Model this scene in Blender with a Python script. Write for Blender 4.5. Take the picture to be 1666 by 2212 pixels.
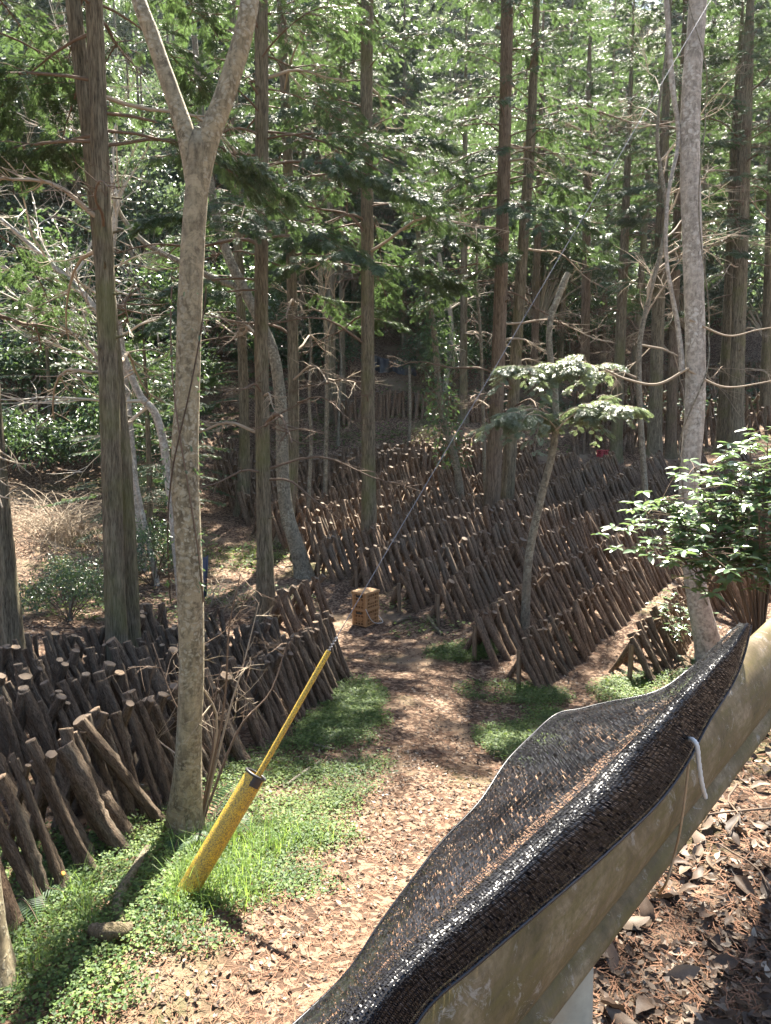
import bpy, math
import numpy as np
from mathutils import Matrix, Vector, Euler

for _o in list(bpy.data.objects):
    bpy.data.objects.remove(_o)
scene = bpy.context.scene
col = scene.collection

# ------------------------------------------------------------------ camera
ZC = 3.4                      # eye height above the ground by the crates
PITCH = math.radians(7.0)
FOC = 1580.0                  # focal length in units of a 1666 x 2212 picture
cam_d = bpy.data.cameras.new("camera")
cam_d.sensor_fit = 'VERTICAL'
cam_d.angle = 2 * math.atan(1106.0 / FOC)
cam_d.clip_start = 0.05
cam_d.clip_end = 1000.0
cam = bpy.data.objects.new("camera", cam_d)
col.objects.link(cam)
cam.location = (0, 0, ZC)
cam.rotation_euler = (math.pi / 2 - PITCH, 0, 0)
scene.camera = cam
scene.render.resolution_x, scene.render.resolution_y = 771, 1024

# ------------------------------------------------------------------ sky and sun
SUN_AZ = math.radians(10.0)   # to the right of the view direction
SUN_EL = math.radians(56.0)
world = bpy.data.worlds.new("World")
scene.world = world
world.use_nodes = True
wn = world.node_tree
bg = wn.nodes["Background"]
sky = wn.nodes.new("ShaderNodeTexSky")
sky.sky_type = 'NISHITA'
sky.sun_disc = False
sky.sun_elevation = SUN_EL
sky.sun_rotation = SUN_AZ
sky.dust_density = 1.5
wn.links.new(sky.outputs[0], bg.inputs[0])
bg.inputs[1].default_value = 0.05
sun_d = bpy.data.lights.new("sun", 'SUN')
sun_d.energy = 5.0
sun_d.angle = math.radians(0.53)
sun_d.color = (1.0, 0.93, 0.81)
sun = bpy.data.objects.new("sun", sun_d)
col.objects.link(sun)
sdir = Vector((math.sin(SUN_AZ) * math.cos(SUN_EL), math.cos(SUN_AZ) * math.cos(SUN_EL), math.sin(SUN_EL)))
sun.location = sdir * 60
sun.rotation_euler = (-sdir).to_track_quat('-Z', 'Y').to_euler()

scene.view_settings.view_transform = 'Standard'
scene.view_settings.look = 'None'
scene.view_settings.gamma = 1.0
scene.view_settings.use_curve_mapping = False
scene.view_settings.exposure = 3.1
scene.render.engine = 'CYCLES'
cy = scene.cycles
cy.max_bounces = 8
cy.diffuse_bounces = 4
cy.glossy_bounces = 2
cy.transmission_bounces = 6
cy.transparent_max_bounces = 8
cy.caustics_reflective = False
cy.caustics_refractive = False
cy.use_denoising = True
try:
    cy.denoiser = 'OPENIMAGEDENOISE'
except Exception:
    pass
cy.sample_clamp_indirect = 6.0

# ------------------------------------------------------------------ geometry helpers
def rng_of(seed):
    return np.random.default_rng(seed)

def nrm(v):
    v = np.asarray(v, float)
    return v / (np.linalg.norm(v, axis=-1, keepdims=True) + 1e-12)

class G:
    """collects chunks of geometry and links them as one mesh object"""
    def __init__(self):
        self.ch = []
        self.n = 0
    def add(self, V, F, mat=0, smooth=True):
        V = np.asarray(V, float).reshape(-1, 3)
        F = np.asarray(F, np.int64)
        self.ch.append((V, F + self.n, mat, smooth))
        self.n += len(V)
        return self
    def adds(self, chunks, mat=0, smooth=True):
        for V, F in chunks_to_list(chunks):
            self.add(V, F, mat, smooth)
        return self
    def mesh(self, name, mats):
        me = bpy.data.meshes.new(name)
        V = np.concatenate([c[0] for c in self.ch])
        loops = np.concatenate([c[1].ravel() for c in self.ch])
        tot = np.concatenate([np.full(len(c[1]), c[1].shape[1], np.int64) for c in self.ch])
        mi = np.concatenate([np.full(len(c[1]), c[2], np.int64) for c in self.ch])
        sm = np.concatenate([np.full(len(c[1]), c[3], bool) for c in self.ch])
        me.vertices.add(len(V))
        me.vertices.foreach_set("co", V.astype(np.float32).ravel())
        me.loops.add(len(loops))
        me.loops.foreach_set("vertex_index", loops.astype(np.int32))
        me.polygons.add(len(tot))
        start = np.concatenate([[0], np.cumsum(tot)[:-1]])
        me.polygons.foreach_set("loop_start", start.astype(np.int32))
        try:
            me.polygons.foreach_set("loop_total", tot.astype(np.int32))
        except Exception:
            pass
        for m in mats:
            me.materials.append(m)
        me.polygons.foreach_set("material_index", mi.astype(np.int32))
        me.polygons.foreach_set("use_smooth", sm)
        me.update(calc_edges=True)
        return me
    def build(self, name, mats, parent=None, loc=None):
        if not isinstance(mats, (list, tuple)):
            mats = [mats]
        return link(name, self.mesh(name, mats), parent, loc)

def chunks_to_list(c):
    return c if isinstance(c, list) else [c]

def link(name, data, parent=None, loc=None):
    o = bpy.data.objects.new(name, data)
    col.objects.link(o)
    if parent is not None:
        o.parent = parent
    if loc is not None:
        o.location = loc
    return o

def tag(o, label, cat, group=None, kind=None):
    if label: o["label"] = label
    if cat: o["category"] = cat
    if group: o["group"] = group
    if kind: o["kind"] = kind
    return o

def thing(name, loc, label, cat, group=None):
    o = link(name, None, None, loc)
    o.empty_display_size = 0.1
    return tag(o, label, cat, group)

def frames(pts):
    pts = np.asarray(pts, float)
    T = nrm(np.gradient(pts, axis=0))
    N = np.zeros_like(T)
    ref = np.array([1.0, 0, 0]) if abs(T[0][0]) < 0.8 else np.array([0, 1.0, 0])
    n = nrm(ref - T[0] * ref.dot(T[0]))
    for i in range(len(T)):
        n = n - T[i] * n.dot(T[i])
        n = n / (np.linalg.norm(n) + 1e-12)
        N[i] = n
    return T, N, np.cross(T, N)

def tube(pts, rad, seg=8, cap=True, rmod=None):
    """closed tube along a polyline -> chunk list"""
    pts = np.asarray(pts, float)
    n = len(pts)
    rad = np.broadcast_to(np.asarray(rad, float), (n,))
    T, N, B = frames(pts)
    a = np.arange(seg) * 2 * math.pi / seg
    rr = rad[:, None] * np.ones((1, seg))
    if rmod is not None:
        rr = rr * rmod
    V = pts[:, None, :] + rr[..., None] * (np.cos(a)[None, :, None] * N[:, None, :] + np.sin(a)[None, :, None] * B[:, None, :])
    V = V.reshape(-1, 3)
    i = np.arange(n - 1)[:, None] * seg
    j = np.arange(seg)[None, :]
    k = (np.arange(seg)[None, :] + 1) % seg
    F = np.stack([i + j, i + k, i + seg + k, i + seg + j], -1).reshape(-1, 4)
    out = [(V, F)]
    if cap:
        for idx, flip in ((0, True), (n - 1, False)):
            ring = V[idx * seg:(idx + 1) * seg]
            Vc = np.vstack([ring, pts[idx]])
            t = np.stack([np.arange(seg), (np.arange(seg) + 1) % seg, np.full(seg, seg)], -1)
            if flip: t = t[:, ::-1]
            out.append((Vc, t))
    return out

def box(c, s, M=None, bev=0.0):
    c = np.asarray(c, float); s = np.asarray(s, float) / 2
    V = np.array([[x, y, z] for x in (-1, 1) for y in (-1, 1) for z in (-1, 1)], float) * s
    if M is not None:
        V = V @ np.asarray(M).T
    F = np.array([[0, 1, 3, 2], [4, 6, 7, 5], [0, 4, 5, 1], [2, 3, 7, 6], [0, 2, 6, 4], [1, 5, 7, 3]])
    return (V + c, F)

def scatter(TV, TF, pos, X, Y, Z, sc):
    """copies of a small template at pos with axes X, Y, Z and scale"""
    TV = np.asarray(TV, float); n = len(pos); k = len(TV)
    sc = np.broadcast_to(np.asarray(sc, float), (n,))
    V = (TV[None, :, 0, None] * X[:, None, :] + TV[None, :, 1, None] * Y[:, None, :] + TV[None, :, 2, None] * Z[:, None, :])
    V = V * sc[:, None, None] + pos[:, None, :]
    F = (np.asarray(TF)[None] + (np.arange(n) * k)[:, None, None]).reshape(-1, np.asarray(TF).shape[1])
    return V.reshape(-1, 3), F

def axes_from(xdir, up, rng=None, roll=0.0):
    X = nrm(xdir)
    Y = nrm(np.cross(up, X))
    Z = np.cross(X, Y)
    if rng is not None and roll:
        a = rng.normal(0, roll, len(X))[:, None]
        Y, Z = Y * np.cos(a) + Z * np.sin(a), Z * np.cos(a) - Y * np.sin(a)
    return X, Y, Z

def catmull(P, n):
    P = np.asarray(P, float)
    P = np.vstack([2 * P[0] - P[1], P, 2 * P[-1] - P[-2]])
    m = len(P) - 3
    t = np.linspace(0, m - 1e-9, n)
    i = t.astype(int); f = (t - i)[:, None]
    p0, p1, p2, p3 = P[i], P[i + 1], P[i + 2], P[i + 3]
    return 0.5 * ((2 * p1) + (-p0 + p2) * f + (2 * p0 - 5 * p1 + 4 * p2 - p3) * f ** 2 + (-p0 + 3 * p1 - 3 * p2 + p3) * f ** 3)

# sums of sines as a cheap smooth noise
_nr = rng_of(77)
_nk = _nr.normal(0, 1, (14, 3)); _np_ = _nr.uniform(0, 6.28, 14)
def snoise(P, freq):
    P = np.asarray(P, float) * freq
    return np.sin(P @ _nk.T + _np_).sum(-1) / 5.0

# ------------------------------------------------------------------ picture ray -> world
CT, ST = math.cos(PITCH), math.sin(PITCH)
def ray(px, py):
    x = (px - 833.0) / FOC; u = (1106.0 - py) / FOC
    return np.array([x, CT + u * ST, -ST + u * CT])
def P(px, py, d):
    r = ray(px, py)
    return np.array([0, 0, ZC]) + r * (d / r[1])

# ------------------------------------------------------------------ terrain
ctrl = [  # picture position and distance of spots on the ground
    (400, 2212, 2.95), (700, 2212, 3.0), (0, 2120, 3.2), (0, 1960, 3.75), (395, 1945, 3.8), (395, 1795, 4.7),
    (0, 1720, 5.0), (850, 1900, 4.4), (850, 1700, 5.9), (850, 1500, 8.8), (765, 1350, 12.2), (1150, 1650, 6.6),
    (1110, 1490, 9.3), (1350, 1480, 9.2), (760, 1450, 9.8), (250, 1500, 8.4), (20, 1440, 8.6), (575, 1325, 12.2),
    (650, 1230, 15.0), (528, 1112, 20.0), (795, 1195, 16.3), (1070, 1130, 19.0), (950, 985, 25.0), (480, 1050, 22.0),
    (1300, 995, 25.3), (950, 940, 27.0), (600, 930, 28.0), (1600, 975, 25.0), (1500, 880, 31.5), (1600, 800, 39.0),
    (1450, 1200, 15.0), (300, 1300, 12.5), (60, 1280, 12.5), (100, 1120, 17.0), (300, 1080, 19.5),
    (60, 960, 21.5), (830, 800, 31.5), (1100, 850, 32.0), (350, 800, 28.0), (1100, 1300, 12.5), (1250, 1180, 16.5)]
cw = [P(*c) for c in ctrl]
cw += [np.array(p, float) for p in [(-14, 21, 5.0), (-22, 16, 6.0), (-12, 10, 1.2), (-9, 4, .8), (-4, 0, .9), (-10, -8, 1.0),
       (0, 45, 12.5), (-15, 45, 14), (15, 45, 10.5), (30, 45, 12), (-30, 30, 13), (-35, 45, 20), (0, 60, 23), (-30, 62, 28), (30, 62, 22),
       (0, 90, 44), (-50, 90, 46), (50, 90, 42), (0, 130, 70), (-80, 130, 72), (80, 130, 68), (22, 30, 5.5), (40, 30, 9),
       (-60, 50, 30), (60, 50, 22), (0, 190, 104), (-120, 190, 104), (120, 190, 100), (-60, 10, 16), (-60, -15, 14), (13, 22, 2.5)]]
cw = np.array(cw)
def _tps(r2):
    return np.where(r2 > 1e-9, r2 * np.log(r2 + 1e-9), 0.0)
_n = len(cw)
_S = 20.0
_xy = cw[:, :2] / _S
_K = _tps(((_xy[:, None] - _xy[None]) ** 2).sum(-1)) + np.eye(_n) * 2e-4
_A = np.zeros((_n + 3, _n + 3))
_A[:_n, :_n] = _K; _A[:_n, _n] = 1; _A[:_n, _n + 1:] = _xy; _A[_n, :_n] = 1; _A[_n + 1:, :_n] = _xy.T
_w = np.linalg.solve(_A, np.concatenate([cw[:, 2], np.zeros(3)]))

RAIL_P = np.array([0.42, 1.44]); RAIL_U = np.array([0.656, 0.755]); RAIL_U /= np.linalg.norm(RAIL_U)
RAIL_N = np.array([-RAIL_U[1], RAIL_U[0]])     # away from the road, over the slope
ROAD_Z = ZC - 1.52
def terrain(x, y, fine=True):
    x = np.atleast_1d(np.asarray(x, float)); y = np.atleast_1d(np.asarray(y, float))
    q = np.stack([x, y], -1)
    z = np.empty(len(q))
    for s in range(0, len(q), 20000):
        qq = q[s:s + 20000] / _S
        z[s:s + 20000] = _tps(((qq[:, None] - _xy[None]) ** 2).sum(-1)) @ _w[:_n] + _w[_n] + qq @ _w[_n + 1:]
    # terrace steps among the far rows
    g = np.exp(-((x - 1) / 9.0) ** 2)
    z += g * 0.30 * (1 / (1 + np.exp(-(y - 25.9 - 0.02 * x) * 5)) - 0.5) * np.exp(-((y - 25.9) / 3.0) ** 2)
    # the road bank
    sd = (q - RAIL_P) @ RAIL_N
    bank = ROAD_Z - 0.95 * np.maximum(sd - 0.42, 0.0)
    k = 0.25
    h = np.clip(0.5 + 0.5 * (bank - z) / k, 0, 1)
    zz = z * (1 - h) + bank * h + k * h * (1 - h)
    far = np.clip((y - 14) / 6, 0, 1)
    z = zz * (1 - far) + z * far
    if fine:
        pp = np.stack([x, y, 0 * x], -1)
        a = np.clip((y + 2) / 30, 0, 1)
        z = z + 0.018 * snoise(pp, 2.3) + 0.03 * snoise(pp, 0.7) * (0.4 + a) + 0.25 * snoise(pp, .18) * np.clip((y - 30) / 20, 0, 1)
    return z
def tz(x, y):
    return float(terrain([x], [y])[0])
def hit(px, py):
    """where the view through a picture point meets the ground"""
    r = ray(px, py); r = r / r[1]
    d = np.concatenate([np.arange(1.2, 14, 0.02), np.arange(14, 45, 0.05), np.arange(45, 180, .3)])
    pts = np.array([0, 0, ZC]) + d[:, None] * r
    below = pts[:, 2] < terrain(pts[:, 0], pts[:, 1])
    i = int(np.argmax(below)) if below.any() else len(d) - 1
    return pts[i]

# ------------------------------------------------------------------ materials
def new_mat(name):
    m = bpy.data.materials.new(name)
    m.use_nodes = True
    nt = m.node_tree
    for n in list(nt.nodes): nt.nodes.remove(n)
    out = nt.nodes.new("ShaderNodeOutputMaterial")
    return m, nt, out
class N:
    """short hand for making nodes"""
    def __init__(self, nt): self.nt = nt
    def __call__(self, t, **kw):
        n = self.nt.nodes.new("ShaderNode" + t)
        for k, v in kw.items(): setattr(n, k, v)
        return n
    def l(self, a, b): self.nt.links.new(a, b)
def ramp(n, fac, stops, interp='LINEAR'):
    r = n("ValToRGB"); r.color_ramp.interpolation = interp
    e = r.color_ramp.elements
    while len(e) < len(stops): e.new(0.5)
    for el, (p, c) in zip(e, stops):
        el.position = p; el.color = (*c, 1) if len(c) == 3 else c
    n.l(fac, r.inputs[0]); return r.outputs[0]
def noise(n, vec, scale, detail=6, rough=0.6, dist=0.0):
    t = n("TexNoise"); t.inputs["Scale"].default_value = scale; t.inputs["Detail"].default_value = detail
    t.inputs["Roughness"].default_value = rough; t.inputs["Distortion"].default_value = dist
    n.l(vec, t.inputs["Vector"]); return t.outputs["Fac"]
def mapping(n, vec, scale):
    m = n("Mapping"); m.inputs["Scale"].default_value = scale; n.l(vec, m.inputs["Vector"]); return m.outputs[0]
def mixc(n, fac, a, b, mode='MIX'):
    m = n("Mix", data_type='RGBA', blend_type=mode)
    for s, v in ((0, fac), (6, a), (7, b)):
        if hasattr(v, "is_linked"): n.l(v, m.inputs[s])
        elif isinstance(v, (int, float)): m.inputs[s].default_value = v
        else: m.inputs[s].default_value = (*v, 1)
    return m.outputs[2]
def bump(n, h, strength, dist, prev=None):
    b = n("Bump"); b.inputs["Strength"].default_value = strength; b.inputs["Distance"].default_value = dist
    n.l(h, b.inputs["Height"])
    if prev is not None: n.l(prev, b.inputs["Normal"])
    return b.outputs[0]
def principled(n, out, colr, rough=0.9, normal=None, spec=0.3):
    p = n("BsdfPrincipled")
    if hasattr(colr, "is_linked"): n.l(colr, p.inputs["Base Color"])
    else: p.inputs["Base Color"].default_value = (*colr, 1)
    if hasattr(rough, "is_linked"): n.l(rough, p.inputs["Roughness"])
    else: p.inputs["Roughness"].default_value = rough
    p.inputs["Specular IOR Level"].default_value = spec
    if normal is not None: n.l(normal, p.inputs["Normal"])
    n.l(p.outputs[0], out.inputs[0]); return p

def bark_mat(name, dark, mid, light, stretch=(15, 15, 1.4), moss=(0.09, 0.10, 0.03), moss_amt=0.35, bumpd=0.012, fine=6.0):
    m, nt, out = new_mat(name); n = N(nt)
    tc = n("TexCoord").outputs["Object"]
    oi = n("ObjectInfo")
    add = n("VectorMath", operation='ADD'); n.l(tc, add.inputs[0])
    mul = n("VectorMath", operation='SCALE'); n.l(oi.outputs["Random"], mul.inputs["Scale"]); mul.inputs[0].default_value = (37, 11, 23)
    n.l(mul.outputs[0], add.inputs[1]); v = add.outputs[0]
    st = mapping(n, v, stretch)
    f1 = noise(n, st, 1.5, 7, 0.62, 0.5)
    f2 = noise(n, st, fine, 6, 0.65, 0.2)
    f3 = noise(n, v, 1.1, 4, 0.6)
    c = ramp(n, f1, [(0.33, dark), (0.5, mid), (0.68, light)])
    c2 = ramp(n, f2, [(0.38, tuple(x * .35 for x in dark)), (0.6, light)])
    c = mixc(n, 0.42, c, c2)
    mf = ramp(n, f3, [(0.5, (0, 0, 0)), (0.68, (1, 1, 1))])
    mm = n("Math", operation='MULTIPLY'); n.l(mf, mm.inputs[0]); mm.inputs[1].default_value = moss_amt
    c = mixc(n, mm.outputs[0], c, moss)
    h = n("Math", operation='ADD'); n.l(f1, h.inputs[0]); n.l(f2, h.inputs[1])
    principled(n, out, c, 0.92, bump(n, h.outputs[0], 1.0, bumpd), 0.2)
    return m

def smooth_bark(name, base, dark, lich, patch_scale=14.0):
    m, nt, out = new_mat(name); n = N(nt)
    v = n("TexCoord").outputs["Object"]
    f1 = noise(n, v, 3.0, 6, 0.62)
    f2 = noise(n, mapping(n, v, (1, 1, 0.35)), 26, 6, 0.7)
    c = ramp(n, f1, [(0.35, dark), (0.62, base)])
    c = mixc(n, 0.6, c, ramp(n, f2, [(0.36, tuple(x * .35 for x in dark)), (0.64, tuple(x * 1.15 for x in base))]))
    f6 = noise(n, v, 11, 7, 0.75, 0.8)
    c = mixc(n, ramp(n, f6, [(0.50, (0, 0, 0)), (0.56, (.55, .55, .55))]), c, tuple(x * 1.35 for x in base))
    vo = n("TexVoronoi"); vo.inputs["Scale"].default_value = patch_scale; vo.inputs["Randomness"].default_value = 1.0
    dst = n("VectorMath", operation='ADD'); nz = n("TexNoise"); nz.inputs["Scale"].default_value = 9; nz.inputs["Detail"].default_value = 4
    n.l(v, nz.inputs["Vector"]); sc = n("VectorMath", operation='SCALE'); n.l(nz.outputs["Color"], sc.inputs[0]); sc.inputs["Scale"].default_value = 0.16
    n.l(v, dst.inputs[0]); n.l(sc.outputs[0], dst.inputs[1]); n.l(dst.outputs[0], vo.inputs["Vector"])
    lf = ramp(n, vo.outputs["Distance"], [(0.30, (.8, .8, .8)), (0.5, (0, 0, 0))])
    f4 = noise(n, v, 1.7, 3, 0.5)
    g = n("Math", operation='MULTIPLY'); n.l(lf, g.inputs[0]); n.l(ramp(n, f4, [(0.38, (.15, .15, .15)), (0.6, (1, 1, 1))]), g.inputs[1])
    c = mixc(n, g.outputs[0], c, lich)
    wv = n("TexWave", bands_direction='Z'); wv.inputs["Scale"].default_value = 7; wv.inputs["Distortion"].default_value = 9; wv.inputs["Detail"].default_value = 4
    n.l(v, wv.inputs["Vector"])
    c = mixc(n, ramp(n, wv.outputs["Fac"], [(0.0, (.16, .16, .16)), (0.08, (0, 0, 0))]), c, tuple(x * .4 for x in dark))
    ff = n("Math", operation='ADD'); n.l(f2, ff.inputs[0]); n.l(g.outputs[0], ff.inputs[1])
    principled(n, out, c, 0.85, bump(n, ff.outputs[0], 0.6, 0.006), 0.25)
    return m

def leaf_mat(name, c1, c2, c3, trans, tmix=0.35, rough=0.38, spec=0.5, clump=1.2):
    m, nt, out = new_mat(name); n = N(nt)
    geo = n("NewGeometry"); oi = n("ObjectInfo")
    r = n("Math", operation='ADD'); n.l(geo.outputs["Random Per Island"], r.inputs[0])
    nz = noise(n, geo.outputs["Position"], clump, 3, 0.5)
    r2 = n("Math", operation='MULTIPLY_ADD'); n.l(nz, r2.inputs[0]); r2.inputs[1].default_value = 1.3; r2.inputs[2].default_value = -0.65
    n.l(r2.outputs[0], r.inputs[1])
    c = ramp(n, r.outputs[0], [(0.05, c1), (0.5, c2), (0.98, c3)])
    p = n("BsdfPrincipled"); n.l(c, p.inputs["Base Color"]); p.inputs["Roughness"].default_value = rough
    p.inputs["Specular IOR Level"].default_value = spec
    t = n("BsdfTranslucent"); n.l(mixc(n, 0.6, c, trans), t.inputs["Color"])
    mx = n("MixShader"); mx.inputs[0].default_value = tmix
    n.l(p.outputs[0], mx.inputs[1]); n.l(t.outputs[0], mx.inputs[2]); n.l(mx.outputs[0], out.inputs[0])
    return m

def plain(name, colr, rough=0.6, spec=0.4, var=0.25, scale=8.0, bumpd=0.0, metal=0.0):
    m, nt, out = new_mat(name); n = N(nt)
    v = n("TexCoord").outputs["Object"]
    f = noise(n, v, scale, 6, 0.65)
    c = mixc(n, f, tuple(x * (1 - var) for x in colr), tuple(min(1, x * (1 + var)) for x in colr))
    p = principled(n, out, c, rough, bump(n, f, 0.5, bumpd) if bumpd else None, spec)
    p.inputs["Metallic"].default_value = metal
    return m

M = {}
M['hinoki'] = bark_mat("bark_cypress", (0.030, 0.024, 0.017), (0.115, 0.094, 0.062), (0.27, 0.235, 0.16), moss=(0.12, 0.125, 0.045), moss_amt=0.6, bumpd=0.03)
M['hinoki_red'] = bark_mat("bark_red_cypress", (0.055, 0.036, 0.024), (0.145, 0.105, 0.070), (0.25, 0.195, 0.14), moss_amt=0.3, bumpd=0.03)
M['smooth'] = smooth_bark("bark_smooth_lichen", (0.225, 0.19, 0.12), (0.10, 0.08, 0.05), (0.31, 0.29, 0.215), 30.0)
M['pale'] = smooth_bark("bark_pale", (0.31, 0.28, 0.235), (0.21, 0.19, 0.155), (0.44, 0.42, 0.37), 16.0)
M['greybark'] = smooth_bark("bark_grey", (0.17, 0.15, 0.11), (0.085, 0.075, 0.055), (0.26, 0.25, 0.19), 20.0)
M['twig'] = plain("twig_brown", (0.12, 0.085, 0.06), 0.85, 0.2, 0.4)
M['twig_pale'] = plain("twig_pale", (0.40, 0.36, 0.29), 0.8, 0.25, 0.35, 3.0)
M['twig_tan'] = plain("twig_tan", (0.27, 0.22, 0.16), 0.85, 0.2, 0.4, 3.0)
M['log'] = bark_mat("log_bark", (0.034, 0.024, 0.016), (0.10, 0.070, 0.046), (0.21, 0.16, 0.115), stretch=(1.3, 1.3, 8), moss=(0.13, 0.125, 0.10), moss_amt=0.45, bumpd=0.02, fine=5)
M['log_far'] = bark_mat('log_bark_far', (0.028, 0.017, 0.011), (0.11, 0.070, 0.043), (0.24, 0.165, 0.108), stretch=(22, 22, 8), moss=(0.13, 0.125, 0.10), moss_amt=0.3, bumpd=0.01, fine=5)
M['needle'] = leaf_mat("cypress_foliage", (0.022, 0.044, 0.024), (0.040, 0.072, 0.036), (0.070, 0.105, 0.045), (0.14, 0.23, 0.06), 0.30, 0.5, 0.35)
M['needle_sunlit'] = leaf_mat('cypress_foliage_sunlit', (0.08, 0.11, 0.07), (0.13, 0.165, 0.10), (0.19, 0.225, 0.14), (0.26, 0.34, 0.13), 0.38, 0.42, 0.8)  # lighter foliage copy, sunlit brightness put into the leaf colour
M['needle_far'] = leaf_mat("cypress_foliage_hill", (0.022, 0.040, 0.027), (0.050, 0.076, 0.046), (0.095, 0.122, 0.070), (0.17, 0.24, 0.09), 0.32, 0.46, 0.5, 0.35)
M['broad'] = leaf_mat("broad_leaf", (0.018, 0.042, 0.020), (0.034, 0.070, 0.030), (0.062, 0.105, 0.042), (0.15, 0.24, 0.06), 0.26, 0.36, 0.5)
M['gloss'] = leaf_mat('glossy_leaf', (0.05, 0.09, 0.045), (0.085, 0.14, 0.07), (0.13, 0.19, 0.09), (0.24, 0.36, 0.10), 0.30, 0.26, 1.0)
M['broad_lt'] = leaf_mat("broad_leaf_light", (0.035, 0.06, 0.032), (0.065, 0.10, 0.05), (0.11, 0.145, 0.07), (0.18, 0.26, 0.10), 0.28, 0.34, 0.8, 0.5)
M['cover'] = leaf_mat("ground_cover_leaf", (0.024, 0.050, 0.018), (0.060, 0.105, 0.030), (0.14, 0.19, 0.05), (0.26, 0.36, 0.06), 0.36, 0.55, 0.25)
M['grass'] = leaf_mat("grass_blade", (0.08, 0.15, 0.03), (0.13, 0.22, 0.05), (0.19, 0.28, 0.07), (0.35, 0.5, 0.08), 0.4, 0.4, 0.5)
M['fern'] = leaf_mat("fern_leaf", (0.025, 0.055, 0.025), (0.035, 0.075, 0.032), (0.055, 0.10, 0.04), (0.14, 0.25, 0.07), 0.3, 0.5, 0.25)
def litter_mat():
    m, nt, out = new_mat("dry_leaf"); n = N(nt)
    geo = n("NewGeometry"); oi = n("ObjectInfo")
    r = n("Math", operation='ADD'); n.l(geo.outputs["Random Per Island"], r.inputs[0]); n.l(oi.outputs["Random"], r.inputs[1])
    fr = n("Math", operation='FRACT'); n.l(r.outputs[0], fr.inputs[0])
    c = ramp(n, fr.outputs[0], [(0, (0.040, 0.024, 0.015)), (0.5, (0.088, 0.056, 0.036)), (0.85, (0.175, 0.125, 0.085)), (1, (0.42, 0.36, 0.285))])
    tc = n("TexCoord").outputs["Object"]
    f = noise(n, tc, 30, 5, 0.7)
    c = mixc(n, 0.5, c, ramp(n, f, [(0.35, (0.3, 0.3, 0.3)), (0.65, (1, 1, 1))]), 'MULTIPLY')
    p = n("BsdfPrincipled"); n.l(c, p.inputs["Base Color"]); p.inputs["Roughness"].default_value = 0.6; p.inputs["Specular IOR Level"].default_value = 0.3
    t = n("BsdfTranslucent"); n.l(c, t.inputs["Color"])
    mx = n("MixShader"); mx.inputs[0].default_value = 0.15
    n.l(p.outputs[0], mx.inputs[1]); n.l(t.outputs[0], mx.inputs[2]); n.l(mx.outputs[0], out.inputs[0])
    return m
M['litter'] = litter_mat()
M['straw'] = plain("dry_needle", (0.15, 0.078, 0.046), 0.8, 0.2, 0.5, 3.0)
def ground_mat():
    m, nt, out = new_mat("forest_floor"); n = N(nt)
    v = n("NewGeometry").outputs["Position"]
    f1 = noise(n, v, 0.9, 6, 0.6); f2 = noise(n, v, 9, 8, 0.7); f3 = noise(n, v, 55, 5, 0.75)
    c = ramp(n, f1, [(0.35, (0.050, 0.032, 0.023)), (0.65, (0.095, 0.059, 0.040))])
    c = mixc(n, 0.55, c, ramp(n, f2, [(0.35, (0.032, 0.021, 0.015)), (0.62, (0.15, 0.09, 0.058))]))
    vo = n("TexVoronoi"); vo.inputs["Scale"].default_value = 26
    n.l(v, vo.inputs["Vector"])
    leaf = ramp(n, vo.outputs["Color"], [(0.55, (0, 0, 0)), (0.62, (1, 1, 1))])
    c = mixc(n, leaf, c, mixc(n, f3, (0.10, 0.06, 0.04), (0.36, 0.26, 0.18)))
    # bare trodden earth here and there
    earth = ramp(n, noise(n, v, 0.75, 4, 0.55), [(0.55, (0, 0, 0)), (0.66, (1, 1, 1))])
    c = mixc(n, earth, c, mixc(n, f3, (0.15, 0.105, 0.07), (0.27, 0.205, 0.14)))
    moss = ramp(n, noise(n, v, 0.45, 5, 0.65), [(0.56, (0, 0, 0)), (0.66, (0.55, 0.55, 0.55))])
    c = mixc(n, moss, c, mixc(n, f3, (0.035, 0.05, 0.018), (0.085, 0.11, 0.035)))
    h = n("Math", operation='ADD'); n.l(f2, h.inputs[0]); n.l(f3, h.inputs[1])
    principled(n, out, c, 0.95, bump(n, h.outputs[0], 1.0, 0.03), 0.15)
    return m
M['ground'] = ground_mat()
def cut_mat():
    m, nt, out = new_mat("sawn_wood"); n = N(nt)
    v = n("TexCoord").outputs["Object"]; oi = n("ObjectInfo")
    wv = n("TexWave", wave_type='RINGS', rings_direction='Z'); wv.inputs["Scale"].default_value = 2.2; wv.inputs["Distortion"].default_value = 2.5
    n.l(v, wv.inputs["Vector"])
    c = ramp(n, wv.outputs["Fac"], [(0.2, (0.30, 0.20, 0.12)), (0.8, (0.45, 0.33, 0.21))])
    c = mixc(n, ramp(n, oi.outputs["Random"], [(0.15, (0.2, 0.2, 0.2)), (0.55, (0.9, 0.9, 0.9))]), c, (0.10, 0.076, 0.057))
    f = noise(n, v, 2.5, 4, 0.6)
    c = mixc(n, ramp(n, f, [(0.45, (0, 0, 0)), (0.65, (0.6, 0.6, 0.6))]), c, (0.10, 0.08, 0.065))
    principled(n, out, c, 0.85, None, 0.2)
    return m
M['cut'] = cut_mat()
M['plank'] = bark_mat("post_wood", (0.09, 0.06, 0.04), (0.17, 0.12, 0.08), (0.27, 0.20, 0.13), stretch=(14, 14, 1.2), moss_amt=0.2, bumpd=0.006)
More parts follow.
